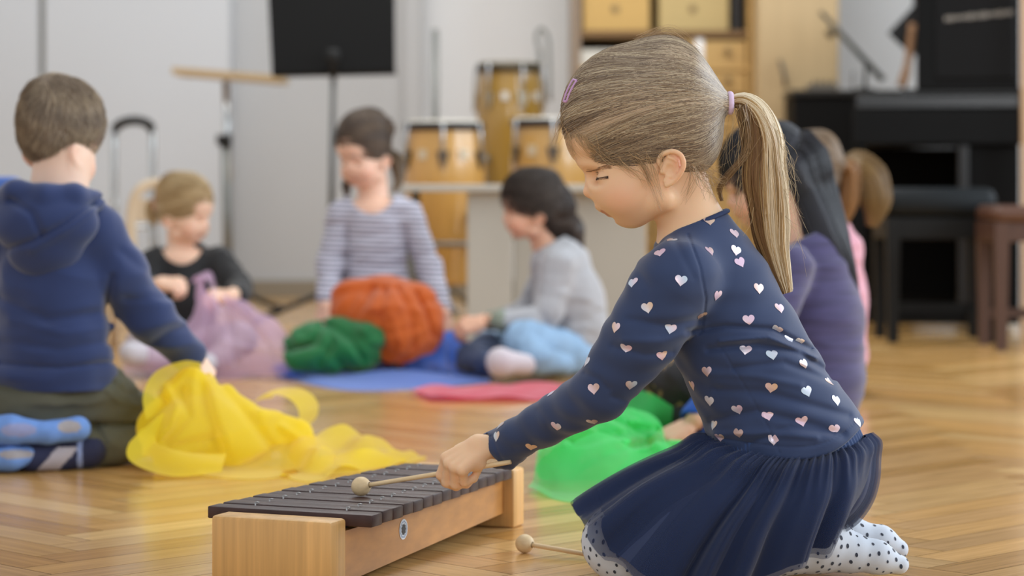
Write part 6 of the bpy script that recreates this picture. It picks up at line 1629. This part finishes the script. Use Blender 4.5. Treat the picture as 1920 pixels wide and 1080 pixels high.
def piano():
    d = 8.3; t = thing('piano', (X(1790, d), d + .5, 0), 'black upright piano seen from its end on the right', 'piano')
    z = lambda py: Z(py, d)
    def b_(name, a, b, y0, y1, z0, z1, m=m_black, bev=.006, par=None):
        mb = MB(); mb.box(((X(a, d) + X(b, d)) / 2, (y0 + y1) / 2, (z0 + z1) / 2), (abs(X(b, d) - X(a, d)), y1 - y0, z1 - z0), bev=bev); return mb.build(name, m, par or t)
    b_('upper_case', 1718, 1908, d, d + 1.42, z(170), 1.22)
    b_('lid', 1710, 1916, d - .015, d + 1.44, 1.22, 1.245)
    b_('upper_panel', 1752, 1900, d - .012, d + .01, z(150), z(-30), mat('piano_satin', '101011', .45, spec=.15))
    b_('keybed', 1602, 1912, d - .01, d + 1.43, z(272), z(205))
    b_('key_lid', 1606, 1912, d, d + 1.42, z(204), z(178), mat('fallboard', '1c1d1e', .25, spec=.5))
    b_('music_shelf', 1690, 1912, d + .03, d + 1.35, z(178), z(165), mat('shelf_satin', '262728', .3))
    b_('lower_case', 1800, 1908, d + .02, d + 1.42, .06, z(272), mat('lower_black', '060606', .6, spec=.15))
    b_('toe_block', 1604, 1908, d, d + .07, .03, .10)
    b_('leg', 1604, 1624, d, d + .07, .10, z(272))
    b_('leg', 1604, 1624, d + 1.3, d + 1.37, .10, z(272))
    b_('toe_block', 1604, 1908, d + 1.3, d + 1.37, .03, .10)
    b_('side_post', 1796, 1815, d - .004, d + .05, .10, z(272), mat('post_satin', '1a1a1b', .4))
    b_('lower_panel', 1630, 1798, d + .5, d + .52, .10, z(275), mat('inner_black', '040404', .8, spec=.1))
    # row of small pale bars standing in for a blurred reflection on the case
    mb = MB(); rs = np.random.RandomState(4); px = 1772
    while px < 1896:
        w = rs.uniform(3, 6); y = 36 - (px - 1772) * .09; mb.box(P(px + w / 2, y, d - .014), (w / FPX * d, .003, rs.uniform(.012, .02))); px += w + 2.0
    mb.build('reflection_marks', mat('pale_reflection', '8c867e', .5), t)
    for i in range(2):
        mb = MB(); p = np.array([X(1612, d), d + .03 + 1.3 * i, .015]); mb.tube([p - [0, .012, 0], p + [0, .012, 0]], .015, 16); mb.build('castor', m_greym, t, True)
    # the instrument stands turned a little, its long side running away from the viewer
    pv = np.array([X(1716, d), d, 0]); lo_ = np.array(list(t.location)); t.location = tuple(pv + rotz(math.radians(-9.6)) @ (lo_ - pv)); t.rotation_euler = (0, 0, math.radians(-9.6))
piano()

def stool(a, b, ytop, ybot, d, m, mleg, label, thick, depth, ap):
    s = FPX / d; z1 = Z(ytop, d); t = thing('piano_stool', (X((a + b) / 2, d), d + depth / 2, 0), label, 'stool', 'stools by the piano')
    xa, xb = X(a, d), X(b, d); w = xb - xa
    mb = MB(); mb.box(((xa + xb) / 2, d + depth / 2, z1 - thick / 2), (w, depth, thick), bev=thick * .35); autosmooth(mb.build('seat', m, t), 60)
    for yy in (d + .03, d + depth - .03):
        mb = MB(); mb.box(((xa + xb) / 2, yy, z1 - thick - ap / 2), (w * .94, .022, ap), bev=.003); mb.build('apron', mleg, t)
    for xx in (xa + w * .03, xb - w * .03):
        mb = MB(); mb.box((xx, d + depth / 2, z1 - thick - ap / 2), (.022, depth * .85, ap), bev=.003); mb.build('apron', mleg, t)
    for xx in (xa + w * .06, xb - w * .06):
        for yy in (d + .03, d + depth - .03):
            mb = MB(); h = z1 - thick; r = .019; V = []; 
            for zz, k in ((h, 1.15), (0, .85)): V += [[xx - r * k, yy - r * k, zz], [xx + r * k, yy - r * k, zz], [xx + r * k, yy + r * k, zz], [xx - r * k, yy + r * k, zz]]
            mb.add(V, [[0, 1, 2, 3], [7, 6, 5, 4], [0, 4, 5, 1], [1, 5, 6, 2], [2, 6, 7, 3], [3, 7, 4, 0]]); mb.build('leg', mleg, t)
    if ap > .05:
        mb = MB(); mb.tube([np.array([xa + .03, d + .03, .12]), np.array([xb - .03, d + depth - .03, .12])], .010, 8) if False else mb.box(((xa + xb) / 2, d + depth - .03, .10), (w * .86, .015, .03)); mb.build('stretcher', mleg, t)
stool(1664, 1872, 352, 640, 7.72, mat('black_leather', '0f1417', .55, spec=.25, bump=((60, 60, 60), .3, .002)), mat('black_wood', '0b0c0c', .5, spec=.25), 'black padded piano stool in front of the piano', .095, .33, .07)
stool(1868, 2080, 386, 655, 7.35, wood('mahogany', '5a3b2c', (1, 0, 0), 4, .12, .35), wood('mahogany_leg', '4c3226', (0, 0, 1), 4, .12, .4), 'brown wooden stool at the right edge beside the black stool', .05, .33, .06)

def amp():
    d = 9.82; t = thing('cabinet', (X(1600, d), d + .2, 0), 'low black cabinet left of the piano with small equipment on top', 'cabinet')
    mb = MB(); x0, x1 = X(1488, d), X(1716, d); mb.box(((x0 + x1) / 2, d + .17, (Z(180, d)) / 2), (x1 - x0, .32, Z(180, d)), bev=.006); mb.build('body', mat('black_box', '0c0c0c', .7, spec=.2), t)
    mb = MB(); mb.box(((x0 + x1) / 2, d + .165, Z(174, d)), (x1 - x0 + .02, .34, .024), bev=.004); mb.build('top', mat('black_top', '24221f', .4), t)
    mb = MB(); mb.box((X(1600, d), d + .006, Z(300, d)), (.004, .014, Z(190, d) * .85)); mb.build('door_gap', mat('gap', '050505', .8), t)
    zt = Z(174, d) + .012
    m1 = thing('mixer', (X(1552, d), d + .2, zt), 'small grey mixer on the black cabinet', 'mixer'); mb = MB(); mb.box((X(1552, d), d + .2, zt + .016), (.115, .15, .03), bev=.004); mb.build('case', mat('mixer_grey', '6f675c', .4), m1)
    for i in range(4):
        mb = MB(); c = np.array([X(1552, d) - .036 + .024 * i, d + .14, zt + .03]); mb.tube([c, c + [0, 0, .014]], .006, 10); mb.build('knob', m_blackm, m1, True)
    s1 = thing('microphone_stand', (X(1640, d), d + .2, zt), 'dark boom arm slanting up from a small base on the black cabinet', 'stand')
    mb = MB(); mb.lathe([(.0001, 0), (.05, 0), (.05, .008), (.012, .016), (.0001, .017)], (X(1632, d), d + .17, zt + .001), 24); mb.build('base', m_blackm, s1, True)
    b0 = np.array([X(1632, d), d + .17, zt + .012]); b1 = P(1625, 120, d + .17); e0 = P(1656, 150, d + .17); e1 = P(1538, 22, d + .17)
    mb = MB(); mb.tube([b0, b1], .008, 10); mb.build('upright', m_blackm, s1, True)
    mb = MB(); mb.tube([e0, e1], [.014, .009], 10); mb.build('boom', mat('boom_dark', '3a3a30', .4), s1, True)
    mb = MB(); c = P(1562, 58, d + .16); mb.tube([c - [.025, 0, .02], c + [.02, 0, .015]], .02, 12); mb.build('clamp', mat('clamp_brass', '6e5f45', .4), s1, True)
amp()

def guitar_case():
    d = 9.82; dd = d + .26; t = thing('board', (X(1700, d), dd, Z(174, 9.82) + .012), 'black angular board with a brown wooden neck, leaning behind the piano on the black cabinet', 'board')
    p = [P(1666, 62, dd), P(1722, 2, dd), P(1760, 60, dd), P(1712, 106, dd)]; mb = MB(); off = np.array([0, .02, 0]); mb.add([np.array(v) for v in p] + [v + off for v in p], [[3, 2, 1, 0], [4, 5, 6, 7], [0, 1, 5, 4], [1, 2, 6, 5], [2, 3, 7, 6], [3, 0, 4, 7]]); mb.build('board', mat('board_black', '151617', .6), t)
    mb = MB(); mb.tube(spline([P(1711, 44, dd - .03), P(1706, 90, dd - .03), P(1700, 130, dd - .03), P(1690, 163, dd - .03)], 12), [.016] * 8 + [.020] * 4, 12); mb.build('neck', wood('neck_wood', '9c7350', (0, 0, 1), 3, .1, .4), t, True)
guitar_case()
# pale wooden door leaf at the right edge of the view
sbox('door_1', X(1909, 8.05), X(1909, 8.05) + .9, 10.0, 10.05, 0, 2.3, m_wall)
mb = MB(); x0 = X(1911, 8.14); mb.box((x0 + .03, 8.13, 1.1), (.05, .03, 2.2), bev=.003)
tag(mb.build('trim_4', wood('door_wood', 'c3a07c', (0, 0, 1), 2, .06, .5)), kind='structure')
# blue upholstered chair back behind the boy
def blue_chair():
    d = 5.6; t = thing('chair', (X(-20, d), d, 0), 'blue upholstered chair at the left edge behind the boy in the hoodie', 'chair')
    F_ = Field(); F_.u(lambda p: np.sqrt(np.maximum(np.abs(p[:, 0] - X(-45, d)) - .085, 0) ** 2 + np.maximum(np.abs(p[:, 1] - d) - .008, 0) ** 2 + np.maximum(np.abs(p[:, 2] - .40) - .10, 0) ** 2) - .024, 0)
    V, Q = surf(F_, np.array([X(-45, d) - .15, d - .06, .24]), np.array([X(-45, d) + .15, d + .06, .56]), .008); mb_ = mat('blue_fabric', '3f62ab', .8, sheen=.3, bump=((400, 400, 400), .2, .001)); mkobj('backrest', V, Q, mb_, t)
    mb = MB(); mb.box((X(-45, d), d - .13, .26), (.24, .24, .045), bev=.015); autosmooth(mb.build('seat', mb_, t), 60)
    for sx in (-.1, .1):
        for dy in (0, -.22): mb = MB(); mb.tube([np.array([X(-45, d) + sx, d + dy, .26]), np.array([X(-45, d) + sx * 1.1, d + dy, 0])], .010, 8); mb.build('leg', m_greym, t, True)
blue_chair()
